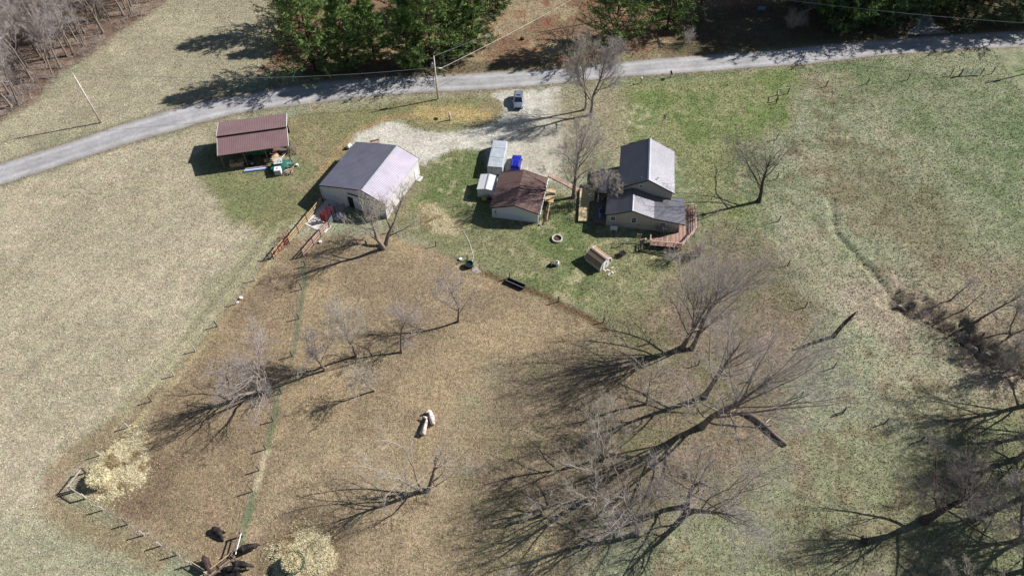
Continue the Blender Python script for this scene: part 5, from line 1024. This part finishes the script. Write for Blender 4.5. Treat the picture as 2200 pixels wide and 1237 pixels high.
# corral rails by the barn
def railfence(name, label, pts, zs, m, hts=1.4, ph=1.5, outm=None):
    O = G(*pts[0]); t = thing(name, label, 'fence', (O.x, O.y, 0)); P = [G(*p)-O for p in pts]
    for a, b in zip(P[:-1], P[1:]):
        for z in zs: MB().bar(a+Vector((0, 0, z)), b+Vector((0, 0, z)), .06, .2).build('rail', M_[m], t)
    for p in P: MB().tube([(p.x, p.y, -.05), (p.x, p.y, ph)], .09, 7).build('post', M_['wood_dark'], t)
    return t
railfence('corral_fence', 'long plank corral fence on the left, from barn corner down to the red gate', [(694, 436), (676, 458), (661, 477), (642, 500), (622, 524)], (.45, .85, 1.3), 'wood_pale')
railfence('corral_fence', 'shorter plank corral fence on the right of the chute alley', [(708, 489), (690, 508), (674, 527), (652, 552)], (.45, .9, 1.3), 'wood_red')
railfence('corral_end', 'pale plank end of the corral beyond the red gate', [(588, 556), (600, 540), (612, 526)], (.5, 1.25), 'wood_pale')
def gate(name, label, a, b, m, n=6, h=1.35, z0=.15):
    A, B = G(*a), G(*b); t = thing(name, label, 'gate', (A.x, A.y, 0)); q = B-A; mb = MB()
    for k in range(n): z = z0+(h-z0)*k/(n-1); mb.tube([(0, 0, z), (q.x, q.y, z)], .028, 6)
    mb.build('rail', M_[m], t); mb = MB(); [mb.bar((q.x*f, q.y*f, z0-.03), (q.x*f, q.y*f, h+.03), .06) for f in (.01, .5, .99)]; mb.build('upright', M_[m], t); return t
gate('red_gate', 'dull red tubular gate at the lower end of the corral', (592, 552), (622, 524), 'rail_red', 5)
gate('red_gate', 'bright red tubular gate folded against the corral planks', (603, 524), (622, 506), 'rail_red', 5)
gate('white_gate', 'short pale panel closing the alley beside the red chute', (708, 488), (716, 476), 'steel', 6)
t = thing('squeeze_chute', 'bright red cattle squeeze chute on the concrete behind the barn', 'cattle chute', tuple(G(706, 466)), R_(-28))
for x in (-.5, .5):
    mb = MB(); [mb.bar((x, -1.2, z), (x, 1.2, z), .045) for z in (.3, .75, 1.2, 1.6)]; [mb.bar((x, y, 0), (x, y, 1.65), .08) for y in (-1.2, -.4, .4, 1.2)]; mb.build('side_panel', M_['rail_red'], t)
mb = MB(); [mb.bar((-.5, y, 1.62), (.5, y, 1.62), .08) for y in (-1.2, -.6, 0, .6, 1.2)]; mb.bar((-.5, -1.2, 1.6), (.5, 0, 1.6), .05); mb.bar((.5, -.2, 1.7), (1.3, -.5, 1.5), .06); mb.build('top_bar', M_['rail_red'], t)
mb = MB(); mb.box((-.25, -1.3, .85), (.4, .08, 1.4)); mb.box((.25, -1.3, .85), (.4, .08, 1.4)); mb.build('head_gate', M_['rail_red'], t)
t = thing('chute_alley_gate', 'red swing gate inside the shaded barn corner beside the chute', 'gate', tuple(G(722, 458)), R_(20)); mb = MB(); [mb.bar((0, 0, z), (1.6, .2, z), .06) for z in (.2, .5, .8, 1.1, 1.4)]; mb.bar((0, 0, 0), (0, 0, 1.5), .09); mb.bar((1.6, .2, .1), (1.6, .2, 1.5), .07); mb.build('rail', M_['rail_red'], t)
def slabobj(name, label, poly, z, m, cat, kind=None):
    O = G(*poly[0]); mb = MB().slab([((G(*p)-O).x, (G(*p)-O).y) for p in poly], -.05, z); o = mb.build(name, m); o.location = (O.x, O.y, 0); tag(o, label, cat, None, kind); return o
slabobj('concrete_apron', None, [(655, 482), (683, 495), (700, 475), (738, 452), (748, 440), (708, 424), (696, 434)], .05, M_['concrete'], None, 'structure')
slabobj('concrete_pad', 'separate grey concrete pad right of the chute', [(716, 471), (726, 476), (742, 459), (731, 455)], .1, M_['concrete'], 'concrete pad')
slabobj('concrete_pad', 'small pale concrete pad under the corral fence end', [(688, 498), (700, 500), (712, 486), (706, 482)], .06, M_['concrete'], 'concrete pad')
slabobj('pad_bricks', 'short pale stone kerb below the corral planks', [(692, 492), (699, 496), (703, 492), (696, 488)], .2, M_['stone'], 'kerb')
# barn back corner clutter
t = thing('wood_bench', 'small brown slatted bench beyond the barn roof on the gravel', 'bench', tuple(G(807, 312)), R_(20))
mb = MB(); [mb.box((0, .1*k, .45), (1.6, .08, .04)) for k in range(4)]; mb.build('seat', M_['wood_red'], t); mb = MB(); [mb.box((0, .42, .6+.13*k), (1.6, .04, .1)) for k in range(3)]; mb.build('backrest', M_['wood_red'], t); mb = MB(); [mb.bar((x, y, 0), (x, y, .45+.5*(y > .2)), .07) for x in (-.7, .7) for y in (0, .42)]; mb.build('leg', M_['wood_dark'], t)
t = thing('gas_tank', 'small pale blue gas tank at the far left corner of the barn', 'gas tank', tuple(G(751, 318)), R_(-22)); MB().tube([(0, -.55, .5), (0, -.5, .5), (0, -.4, .5), (0, .4, .5), (0, .5, .5), (0, .55, .5)], [.05, .2, .3, .3, .2, .05], 14).build('tank', M_['white'], t, True); mb = MB(); mb.box((0, -.3, .12), (.4, .08, .24)); mb.box((0, .3, .12), (.4, .08, .24)); mb.build('leg', M_['steel'], t)
# ---------------------------------------------------------------- poles and wires
def upole(label, base, h, r=.15, top=True, xarm=0):
    g = G(*base); t = thing('utility_pole', label, 'utility pole', (g.x, g.y, 0)); MB().tube([(0, 0, -.1), (0, 0, h)], [r*1.15, r*.8], 10).build('pole', M_['pole'], t, True)
    if top: mb = MB(); mb.tube([(0, 0, h), (0, 0, h+.22)], .05, 8); mb.build('insulator', M_['white'], t)
    return t, Vector((g.x, g.y, 0))
t, U1 = upole('tall weathered utility pole alone beside the road at upper left', (217, 264), 10.6, .16)
t, U2 = upole('utility pole with grey transformer beside the road at upper centre', (941, 213.5), 9.2)
q = MB().tube([(-.42, .1, 6.85), (-.42, .1, 6.95), (-.42, .1, 7.6), (-.42, .1, 7.7)], [.2, .27, .27, .18], 14).build('transformer', M_['steel'], t, True); mb = MB(); mb.tube([(-.42, .1, 7.7), (-.42, .1, 7.95)], .06, 8); mb.build('bushing', M_['white'], q)
mb = MB(); mb.bar((-.7, 0, 8.8), (.1, 0, 8.9), .06); mb.bar((0, 0, 6.9), (.8, .2, 6.7), .07); mb.build('bracket', M_['steel'], t)
mb = MB(); mb.bar((.14, 0, 0), (.14, 0, 2.0), .12, .08); mb.build('meter_riser', M_['steel'], t)
mb = MB(); mb.tube([(.7, .2, 6.7), (1.3, .5, 6.5), (1.7, .6, 6.75)], .09, 6); mb.build('splice', M_['white'], t)
mb = MB(); mb.tube([(0, 0, 7.0), tuple(G(983, 160)-Vector(U2))], .025, 5); mb.tube([(0, 0, 7.0), tuple(G(947, 168)-U2)], .02, 5); mb.build('guy_wire', M_['steel'], t)
g = G(2240, 148); t, U3 = upole('utility pole just outside the upper right edge, its shadow on the pasture', (2243, 150), 10.5); MB().tube([(.3, 0, 8.3), (.3, 0, 9.2)], .3, 12).build('transformer', M_['steel'], t)
t, U4 = upole('utility pole standing among the branches of the bright green pine', (1300, 44), 11)
def wire(name, label, a, b, sag, r=.022, m='steel'):
    a, b = Vector(a), Vector(b); t = thing(name, label, 'power line', tuple(a)); pts = [tuple((b-a)*f-Vector((0, 0, sag*4*f*(1-f)))) for f in np.linspace(0, 1, 25)]; MB().tube(pts, r, 5).build('cable', M_[m], t)
wire('power_line', 'single wire from the left pole to the transformer pole along the road', U1+Vector((0, 0, 10.7)), U2+Vector((0, 0, 7.0)), 1.6, .03)
wire('power_line', 'high wire leaving the left pole toward the left edge', U1+Vector((0, 0, 10.7)), tuple(G(-300, 420)+Vector((0, 0, 10.6))), 1.6, .02)
wire('power_line', 'thick bright service cable rising right from the transformer pole', U2+Vector((1.7, .6, 6.75)), U4+Vector((0, 0, 9.6)), .5, .03, 'white')
wire('power_line', 'thin upper wire rising right from the top of the transformer pole', U2+Vector((0, 0, 9.3)), U4+Vector((0, 0, 10.9)), 1.0, .016)
wire('power_line', 'wire crossing above the dark pines to the upper right edge', U4+Vector((0, 0, 10.6)), U3+Vector((0, 0, 9.5)), 1.5, .04)
# ---------------------------------------------------------------- roadside items
def flagpole():
    g = G(1417, 293); t = thing('flagpole', 'slender flagpole with a limp striped flag behind the house', 'flagpole', (g.x, g.y, 0)); MB().tube([(0, 0, 0), (0, 0, 4.9)], [.055, .035], 8).build('pole', M_['steel'], t)
    mb = MB(); mb.tube([(0, 0, 4.88), (0, 0, 5.0)], .07, 8); mb.build('finial', M_['yellow'], t)
    n = 9
    for k in range(13):
        vs, fs = [], []
        for i in range(n+1):
            u = i/n; x = .06+u*.5; y = .09*math.sin(u*7); dz = -u*u*.75
            vs += [(x, y, 4.75-k*.068+dz), (x, y, 4.75-(k+1)*.068+dz)]
        fs = [(2*i, 2*i+1, 2*i+3, 2*i+2) for i in range(n)]; MB().add(vs, fs).build('flag_stripe', M_['red' if k % 2 == 0 else 'white'], t)
    vs = []
    for i in range(6):
        u = i/5*.4; vs += [(.06+u*.5, .09*math.sin(u*7)-.015, 4.76-u*u*.75), (.06+u*.5, .09*math.sin(u*7)-.015, 4.76-.47-u*u*.75)]
    MB().add(vs, [(2*i, 2*i+1, 2*i+3, 2*i+2) for i in range(5)]).build('flag_canton', M_['blue_paint'], t)
flagpole()
for b, hh, lab, m in [((1377, 178.5), 1.1, 'small pale mailbox on a post beside the road', 'white'), ((1440, 168), 1.25, 'larger black mailbox on a brown post beside the road', 'black')]:
    g = G(*b); t = thing('mailbox', lab, 'mailbox', (g.x, g.y, 0)); MB().bar((0, 0, 0), (0, 0, hh-.1), .12).build('post', M_['wood_dark'], t); s = 1.5 if m == 'black' else 1
    MB().add(*(lambda n, L, r: ([(r*math.cos(math.pi*k/n), y, hh+r*math.sin(math.pi*k/n)*1.1) for y in (-L, L) for k in range(n+1)], [(k, k+1, n+2+k, n+1+k) for k in range(n)]+[tuple(range(n, -1, -1)), tuple(range(n+1, 2*n+2)), (0, n+1, 2*n+1, n)]))(8, .28*s, .13*s)).build('box', M_[m], t)
    if m == 'black': MB().box((.0, .1, hh-.25), (.2, .5, .18)).build('paper_box', M_['blue'], t)
g = G(1357, 123); t = thing('marker_post', 'short leaning post on the far verge of the road', 'post', (g.x, g.y, 0)); MB().bar((0, 0, 0), (.15, 0, 1.1), .1).build('post', M_['wood_dark'], t)
g = G(2072, 115); t = thing('marker_post', 'short dark post at the road edge in pine shadow at upper right', 'post', (g.x, g.y, 0)); MB().bar((0, 0, 0), (.15, 0, 1.3), .1).build('post', M_['wood_dark'], t)
g = G(967, 258); t = thing('weathered_stub', 'whitish weathered post with drooping strip on the grass by the drive', 'post', (g.x, g.y, 0)); limb_obj('post', [(0, 0, -.05), (-.05, 0, .9), (-.02, 0, 1.7)], (.16, .14, .1), M_['wood_bare'], t, 8, .03, 2); limb_obj('strip', [(.05, 0, 1.3), (.3, -.1, .6), (.42, -.2, .05)], (.05, .05, .04), M_['white'], t, 5, .01, 3)
g = G(936, 256); t = thing('dirt_hole', 'small dark hole dug in the tan soil below the pole', 'hole', (g.x, g.y, .01)); MB().tube([(0, 0, 0), (0, 0, .03)], [.5, .4], 9).build('hole', M_['black'], t)
g = G(1634, 27); t = thing('blue_sign', 'pale blue board on two legs in the shade across the road', 'sign', (g.x, g.y, 0)); MB().box((0, 0, 1.0), (1.7, .08, .75)).build('board', M_['sign_blue'], t); mb = MB(); [mb.bar((x, .05, 0), (x, .05, 1.3), .07) for x in (-.6, .6)]; mb.build('leg', M_['wood_grey'], t)
for b, lab in [((1122, 86), 'dark round rock on the pine litter left of the bright pine'), ((1005, 108), 'small grey boulder below the right pine branches')]:
    g = G(*b); t = thing('rock', lab, 'rock', (g.x, g.y, 0)); limb_obj('rock', [(-.4, 0, .2), (-.2, 0, .25), (.2, .1, .28), (.5, .1, .15)], (.15, .35, .38, .12), M_['wood_dark'], t, 9, .07, 5)
# fallen pine bough beside the road
shrub('fallen_bough', 'grey fallen bough lying on the road edge beneath the pines', (895, 178), 91, 1.6, 1.5, 'bark', 6, 1.0, 'branch')
# ---------------------------------------------------------------- garden and paddock items
g = G(1197, 514); t = thing('fire_pit', 'round fire pit ringed with pale stone on the lawn', 'fire pit', (g.x, g.y, 0)); n = 20; mb = MB()
for k in range(n): a = 2*math.pi*k/n; mb.box((math.cos(a)*.76, math.sin(a)*.76, .16), (.19, .25, .34), a)
mb.build('stone_ring', M_['stone'], t, bevel=.02); MB().tube([(0, 0, .02), (0, 0, .06)], .68, 18).build('ash', M_['ash'], t)
g = G(1197, 570); t = thing('white_barrel', 'white cylindrical burn barrel with dark open top on the lawn', 'barrel', (g.x, g.y, 0)); MB().tube([(0, 0, 0), (0, 0, .35), (0, 0, .42), (0, 0, .8)], [.27, .27, .3, .28], 16).build('barrel', M_['white'], t, True); mb = MB(); mb.tube([(0, 0, .79), (0, 0, .81)], .17, 12); mb.build('opening', M_['black'], t)
o = heap('black_heap', 'black tarp heap on the burnt patch beside the white barrel', 'heap', tuple(G(1184, 571)), .6, .45, .5, M_['black'], 6)
g = G(1008, 572); t = thing('stock_tank', 'round black stock tank with green rim at the paddock fence', 'stock tank', (g.x, g.y, 0)); mb = MB(); n = 20; R1, R2_ = .62, .56
vs = [(math.cos(2*math.pi*k/n)*r, math.sin(2*math.pi*k/n)*r, z) for r, z in ((R1, 0), (R1+.03, .62), (R2_, .62), (R2_, .3)) for k in range(n)]
mb.add(vs, [(j*n+k, j*n+(k+1) % n, (j+1)*n+(k+1) % n, (j+1)*n+k) for j in range(3) for k in range(n)]); mb.build('tank', M_['black'], t); MB().tube([(0, 0, .3), (0, 0, .42)], R2_, n).build('water', M_['glass'], t)
MB().tube([(math.cos(a*.4)*.63, math.sin(a*.4)*.63, .63) for a in range(17)], .045, 6).build('rim', M_['green_tube'], t)
slabobj('stone_apron', 'pale trodden stones beside the stock tank', [(1015, 575), (1022, 571), (1032, 580), (1036, 586), (1024, 587), (1014, 583)], .03, M_['rock'], 'stones')
t = thing('garden_hose', 'pale hose curving over the lawn down to the stock tank', 'hose', tuple(G(996, 498))); O = G(996, 498); MB().tube([tuple(G(*p)-O+Vector((0, 0, .04))) for p in ((996, 498), (1002, 508), (1008, 521), (1013, 536), (1017, 552), (1015, 563))], .035, 6).build('hose', M_['trim_white'], t)
for b, lab in [((990, 558), 'white bucket just left of the stock tank'), ((519, 641), 'white lick tub against the field fence'), ((512, 650), 'small pale feed pan below the white lick tub'), ((689, 521), 'small white block on the grass below the corral planks')]:
    g = G(*b); t = thing('feed_tub', lab, 'tub', (g.x, g.y, 0)); sc_ = .6 if 'pan' in lab else 1; MB().tube([(0, 0, 0), (0, 0, .3*sc_)], [.2*sc_, .26*sc_], 12).build('tub', M_['white'], t)
A, B = G(1089, 604), G(1126, 620); d = B-A; t = thing('feed_trough', 'long black feed trough with grey centre rail at the garden fence', 'feed trough', tuple((A+B)/2), math.atan2(d.y, d.x)); L = d.length
mb = MB(); mb.add([(-L/2, -.3, .1), (L/2, -.3, .1), (L/2, .3, .1), (-L/2, .3, .1), (-L/2, -.42, .5), (L/2, -.42, .5), (L/2, .42, .5), (-L/2, .42, .5), (-L/2+.05, -.36, .5), (L/2-.05, -.36, .5), (L/2-.05, .36, .5), (-L/2+.05, .36, .5), (-L/2+.08, -.24, .18), (L/2-.08, -.24, .18), (L/2-.08, .24, .18), (-L/2+.08, .24, .18)],
   [(3, 2, 1, 0), (0, 1, 5, 4), (1, 2, 6, 5), (2, 3, 7, 6), (3, 0, 4, 7), (4, 5, 9, 8), (5, 6, 10, 9), (6, 7, 11, 10), (7, 4, 8, 11), (8, 9, 13, 12), (9, 10, 14, 13), (10, 11, 15, 14), (11, 8, 12, 15), (12, 13, 14, 15)]).build('trough', M_['black'], t)
mb = MB(); mb.tube([(-L/2, -.3, .55), (L/2, -.3, .55)], .05, 8); mb.build('rail', M_['steel'], t); mb = MB(); [mb.box((x, 0, .06), (.12, .7, .12)) for x in (-L/2+.3, L/2-.3)]; mb.build('leg', M_['steel'], t)
# ---------------------------------------------------------------- hay: bales, ring feeder, litter
def straw_stuff(name, label, poly, n, seed, lump=.22):
    rr = np.random.RandomState(seed); P = np.array([G2(p) for p in poly]); lo, hi = P.min(0)-1.5, P.max(0)+1.5; X = rr.uniform(lo[0], hi[0], n*3); Y = rr.uniform(lo[1], hi[1], n*3)
    s = sdf(X, Y, poly)+(vnoise(X, Y, .8, 3)-.5)*1.5; k = (rr.rand(n*3) < sstep(s, -.3, 1.3)*.9+.008*(s > -1.2)); X, Y, s = X[k][:n], Y[k][:n], s[k][:n]; N = len(X)
    Z = sstep(s, -.1, 1.3)*lump*(.35+1.1*vnoise(X, Y, .9, seed))+.03; a = rr.rand(N)*6.28; ln = rr.uniform(.09, .24, N); d = np.stack([np.cos(a), np.sin(a), rr.normal(.15, .35, N)], -1)*ln[:, None]; sd_ = np.stack([-np.sin(a), np.cos(a), rr.normal(0, .3, N)], -1)*rr.uniform(.014, .034, N)[:, None]
    c = np.stack([X, Y, Z], -1); V = np.stack([c-sd_, c+sd_, c+d+sd_*.6, c+d-sd_*.6], 1).reshape(-1, 3); pat = vnoise(X, Y, .7, seed+3); sh = np.repeat(np.clip(.7+rr.normal(0, .22, N)-sstep(pat, .52, .68)*.6, 0, 1), 4)
    o = link(name, npmesh(name, V, np.arange(4*N).reshape(-1, 4), {'shade': sh}), None, M_['straw']); tag(o, label, 'straw', None, 'stuff')
SP1_ = [(277, 918), (300, 906), (322, 912), (326, 950), (318, 1000), (300, 1045), (262, 1064), (236, 1075), (205, 1068), (168, 1042), (185, 1018), (215, 975), (245, 950)]
straw_stuff('spread_hay', 'trampled pale hay spread in the left corner of the paddock', SP1, 60000, 13, .4)
straw_stuff('spread_hay', 'round carpet of trampled hay around the ring feeder', SP2, 60000, 23, .35)
straw_stuff('spread_straw', 'patch of pale straw strewn on the lawn between barn and garage', [(893, 440), (935, 438), (988, 478), (984, 508), (940, 506), (898, 480)], 9000, 5, .04)
def mound(name, label, poly, hgt, seed):
    P = np.array([G2(p) for p in poly]); lo, hi = P.min(0)-.5, P.max(0)+.5; xs = np.arange(lo[0], hi[0], .14); ys = np.arange(lo[1], hi[1], .14); X, Y = np.meshgrid(xs, ys); nx, ny = len(xs), len(ys)
    s = sdf(X, Y, poly)+(vnoise(X, Y, .8, 3)-.5)*1.5; Z = sstep(s, -.1, 1.3)*hgt*(.35+1.1*vnoise(X, Y, .9, seed))+sstep(s, 0, .4)*(vnoise(X, Y, 3.5, seed+1, 3)-.5)*.16-.03
    i = np.arange(nx*ny).reshape(ny, nx); F = np.stack([i[:-1, :-1], i[:-1, 1:], i[1:, 1:], i[1:, :-1]], -1).reshape(-1, 4); F = F[(s.ravel()[F] > -.15).all(1)]; V = np.stack([X, Y, Z], -1).reshape(-1, 3)
    used = np.unique(F); rm = np.full(nx*ny, -1); rm[used] = np.arange(len(used)); sh = np.clip(.86+(vnoise(X, Y, 2.5, seed+2, 3)-.5)*.7-sstep(vnoise(X, Y, .6, seed+5, 3), .52, .66)*.75, 0, 1).ravel()
    tag(link(name, npmesh(name, V[used], rm[F], {'shade': sh[used]}, True), None, M_['straw']), label, 'hay', None, 'stuff')
mound('hay_bed', 'raised bed of wasted hay in the left corner of the paddock', SP1, .4, 13); mound('hay_bed', 'raised ring of wasted hay round the feeder', SP2, .35, 23)
def bale(label, base, r, h, seed, m='hay'):
    g = G(*base); t = thing('hay_bale', label, 'hay bale', (g.x, g.y, 0), 0, 'round hay bales'); rr = np.random.RandomState(seed); n = 28; vs = []; pf_ = [(r*1.12, -.03), (r*1.06, h*.2), (r, h*.5), (r*.97, h*.8), (r*.86, h*.95), (r*.55, h*1.02), (r*.2, h*1.0)]
    for q, z in pf_:
        for k in range(n): a = 2*math.pi*k/n; j = 1+rr.normal(0, .035); vs.append((math.cos(a)*q*j, math.sin(a)*q*j, z+rr.normal(0, .035)))
    vs.append((0, 0, h*.98)); fs = [(j*n+k, j*n+(k+1) % n, (j+1)*n+(k+1) % n, (j+1)*n+k) for j in range(len(pf_)-1) for k in range(n)]+[((len(pf_)-1)*n+k, (len(pf_)-1)*n+(k+1) % n, len(vs)-1) for k in range(n)]
    MB().add(vs, fs).build('bale', M_['hay'], t, True)
    N = 5200; a = rr.rand(N)*6.28; u = rr.rand(N); top = u < .5; q = np.where(top, np.sqrt(rr.rand(N))*r*.95, r*1.02); z = np.where(top, h*.98, rr.rand(N)*h*.9); c = np.stack([np.cos(a)*q, np.sin(a)*q, z], -1)
    d = nrm(rr.normal(0, 1, (N, 3))+np.stack([np.cos(a), np.sin(a), .2+0*a], -1)*.4)*rr.uniform(.1, .3, (N, 1)); s = nrm(np.cross(d, rr.normal(0, 1, (N, 3))))*.02
    V = np.stack([c-s, c+s, c+d+s, c+d-s], 1).reshape(-1, 3); link('loose_hay', npmesh('loose_hay', V, np.arange(4*N).reshape(-1, 4), {'shade': np.repeat(np.clip(rr.normal(.8, .18, N), 0, 1), 4)}), t, M_['straw'])
bale('round hay bale slumped in the fenced left corner of the paddock', (218, 1032), 1.2, 1.25, 1)
bale('round hay bale inside the green ring feeder at the bottom', (628, 1214), .85, 1.35, 2)
g = G(634, 1213); t = thing('ring_feeder', 'green tubular ring feeder around a hay bale at the bottom edge', 'ring feeder', (g.x, g.y, 0)); n = 24
for z in (.12, .65, 1.15): MB().tube([(math.cos(2*math.pi*k/n)*1.22, math.sin(2*math.pi*k/n)*1.22, z) for k in range(n+1)], .03, 6).build('hoop', M_['green_tube'], t)
mb = MB(); [mb.tube([(math.cos(2*math.pi*k/16)*1.22, math.sin(2*math.pi*k/16)*1.22, .1), (math.cos(2*math.pi*(k+.35)/16)*1.22, math.sin(2*math.pi*(k+.35)/16)*1.22, 1.15)], .03, 5) for k in range(16)]; mb.build('bar', M_['green_tube'], t)
# timber bunk with rails at the bottom
A, B = G(509, 1196), G(440, 1250); d = B-A; t = thing('hay_bunk', 'grey timber hay bunk of long rails at the bottom left of centre', 'hay bunk', (A.x, A.y, 0), math.atan2(d.y, d.x)); L = d.length
for k, (y, z) in enumerate([(-.4, .95), (-.24, .75), (-.1, .6), (.08, .6), (.24, .78), (.4, .98), (.0, .3)]): MB().bar((0+.1*(k % 2), y, z), (L, y+.05*(k % 3-1), z), .11, .09).build('rail', M_['wood_grey' if k % 3 else 'wood_pale'], t)
for x in (.3, L*.5, L-.3): mb = MB(); mb.bar((x, -.5, 0), (x, .2, .9), .1); mb.bar((x, .5, 0), (x, -.2, .9), .1); mb.build('leg', M_['wood_dark'], t)
a = thing('bunk_gate', 'dark leaning frame between the hay bunk and the dividing fence', 'gate', tuple(G(521, 1152))); MB().tube([(0, 0, 0), (0, 0, 1.35)], .08, 6).build('post', M_['wood_dark'], a); q = G(503, 1200)-G(521, 1152); mb = MB(); mb.bar((0, 0, 1.25), (q.x, q.y, 1.15), .09); mb.bar((q.x, q.y, 0), (q.x, q.y, 1.2), .1); mb.build('rail', M_['wood_grey'], a)
# ---------------------------------------------------------------- cattle
def cow(label, base, head_deg, m='hide', lying=False, s=1.0, graze=.35, turn=0):
    g = G(*base); t = thing('cow', label, 'cow', (g.x, g.y, 0), R_(head_deg), 'cattle round the hay bunk'); t.scale = (s, s, s)
    zb = .55 if lying else 1.05
    V, E, Rd = [], [], []
    def v(p, r): V.append(p); Rd.append(r); return len(V)-1
    def e(*ids): E.extend(zip(ids[:-1], ids[1:]))
    hip = v((-.55, 0, zb+.02), (.34, .34)); mid = v((0, 0, zb-.04), (.41, .40)); sh = v((.5, 0, zb+.02), (.31, .36)); rump = v((-.88, 0, zb+.04), (.22, .26)); e(rump, hip, mid, sh)
    n1 = v((.86, turn*.15, zb+.08-graze*.3), (.19, .23)); n2 = v((1.12, turn*.35, zb+.06-graze), (.15, .18)); hd = v((1.3, turn*.48, zb-.02-graze*1.4), (.13, .14)); mz = v((1.52, turn*.58, zb-.2-graze*1.6), (.085, .09)); e(sh, n1, n2, hd, mz)
    for sy in (-1, 1):
        ear = v((1.2, turn*.42+sy*.25, zb+.04-graze*1.2), (.035, .05)); e(n2, ear)
    tl = v((-1.05, 0, zb-.05), (.04, .04)); tl2 = v((-1.12, 0, zb-.6 if not lying else .15), (.035, .035)); e(rump, tl, tl2)
    for x, anchor in ((.48, sh), (-.6, hip)):
        for sy in (-1, 1):
            if lying:
                a = v((x+.1, sy*.38, .28), (.13, .13)); b = v((x+.45, sy*.48, .12), (.07, .07)); e(anchor, a, b)
            else:
                b0 = -.1 if x < 0 else .02; a = v((x, sy*.22, .68), (.15, .15)); b = v((x+b0, sy*.22, .38), (.075, .075)); c = v((x, sy*.22, .05), (.06, .06)); e(anchor, a, b, c)
    me = bpy.data.meshes.new('body'); me.from_pydata(V, E, []); o = link('body', me, t, M_[m]); sk = o.modifiers.new('skin', 'SKIN'); sk.use_smooth_shade = True
    for i, r in enumerate(Rd): me.skin_vertices[0].data[i].radius = r
    me.skin_vertices[0].data[1 if False else mid].use_root = True
    ss = o.modifiers.new('sub', 'SUBSURF'); ss.levels = 1; ss.render_levels = 2; return t
cow('dark cow lying curled alone in the paddock', (470, 1143), -30, 'hide', True, .85, .2, -1)
cow('brown-black cow facing the bunk from its left side', (449, 1214), -55, 'hide_brown', False, .95, .3)
cow('dark cow standing apart, tail toward the white pipe, above the others', (534, 1182), 22, 'hide', False, .95, .35)
cow('black cow uppermost of three at the right of the bunk', (522, 1217), -5, 'hide', False, .95, .25)
cow('black cow in the middle of three at the right of the bunk', (503, 1227), 182, 'hide', False, .95, .25)
cow('black cow lowest of three at the right of the bunk', (508, 1243), 182, 'hide', False, .95, .2)
# creek rocks
rr = random.Random(9)
for k, (b, s, lab) in enumerate([((1938, 652), .5, 'pale rock at the head of the creek'), ((2068, 712), .5, 'oval grey rock between the split gullies'), ((2100, 738), .9, 'large oval boulder in the creek split'), ((1960, 660), .35, 'small pale rock just inside the creek head'), ((2128, 752), .6, 'rounded boulder below the creek split')]):
    g = G(*b); t = thing('creek_rock', lab, 'rock', (g.x, g.y, float(terrain(np.array([g.x]), np.array([g.y]))[0]))); limb_obj('rock', [(-s, .3*s, .1), (-.5*s, .2*s, .2), (0, 0, .3*s), (.6*s, -.2*s, .2*s), (s, -.3*s, .05)], (.1*s, .5*s, .6*s, .45*s, .08*s), M_['rock'], t, 9, .06*s, k)
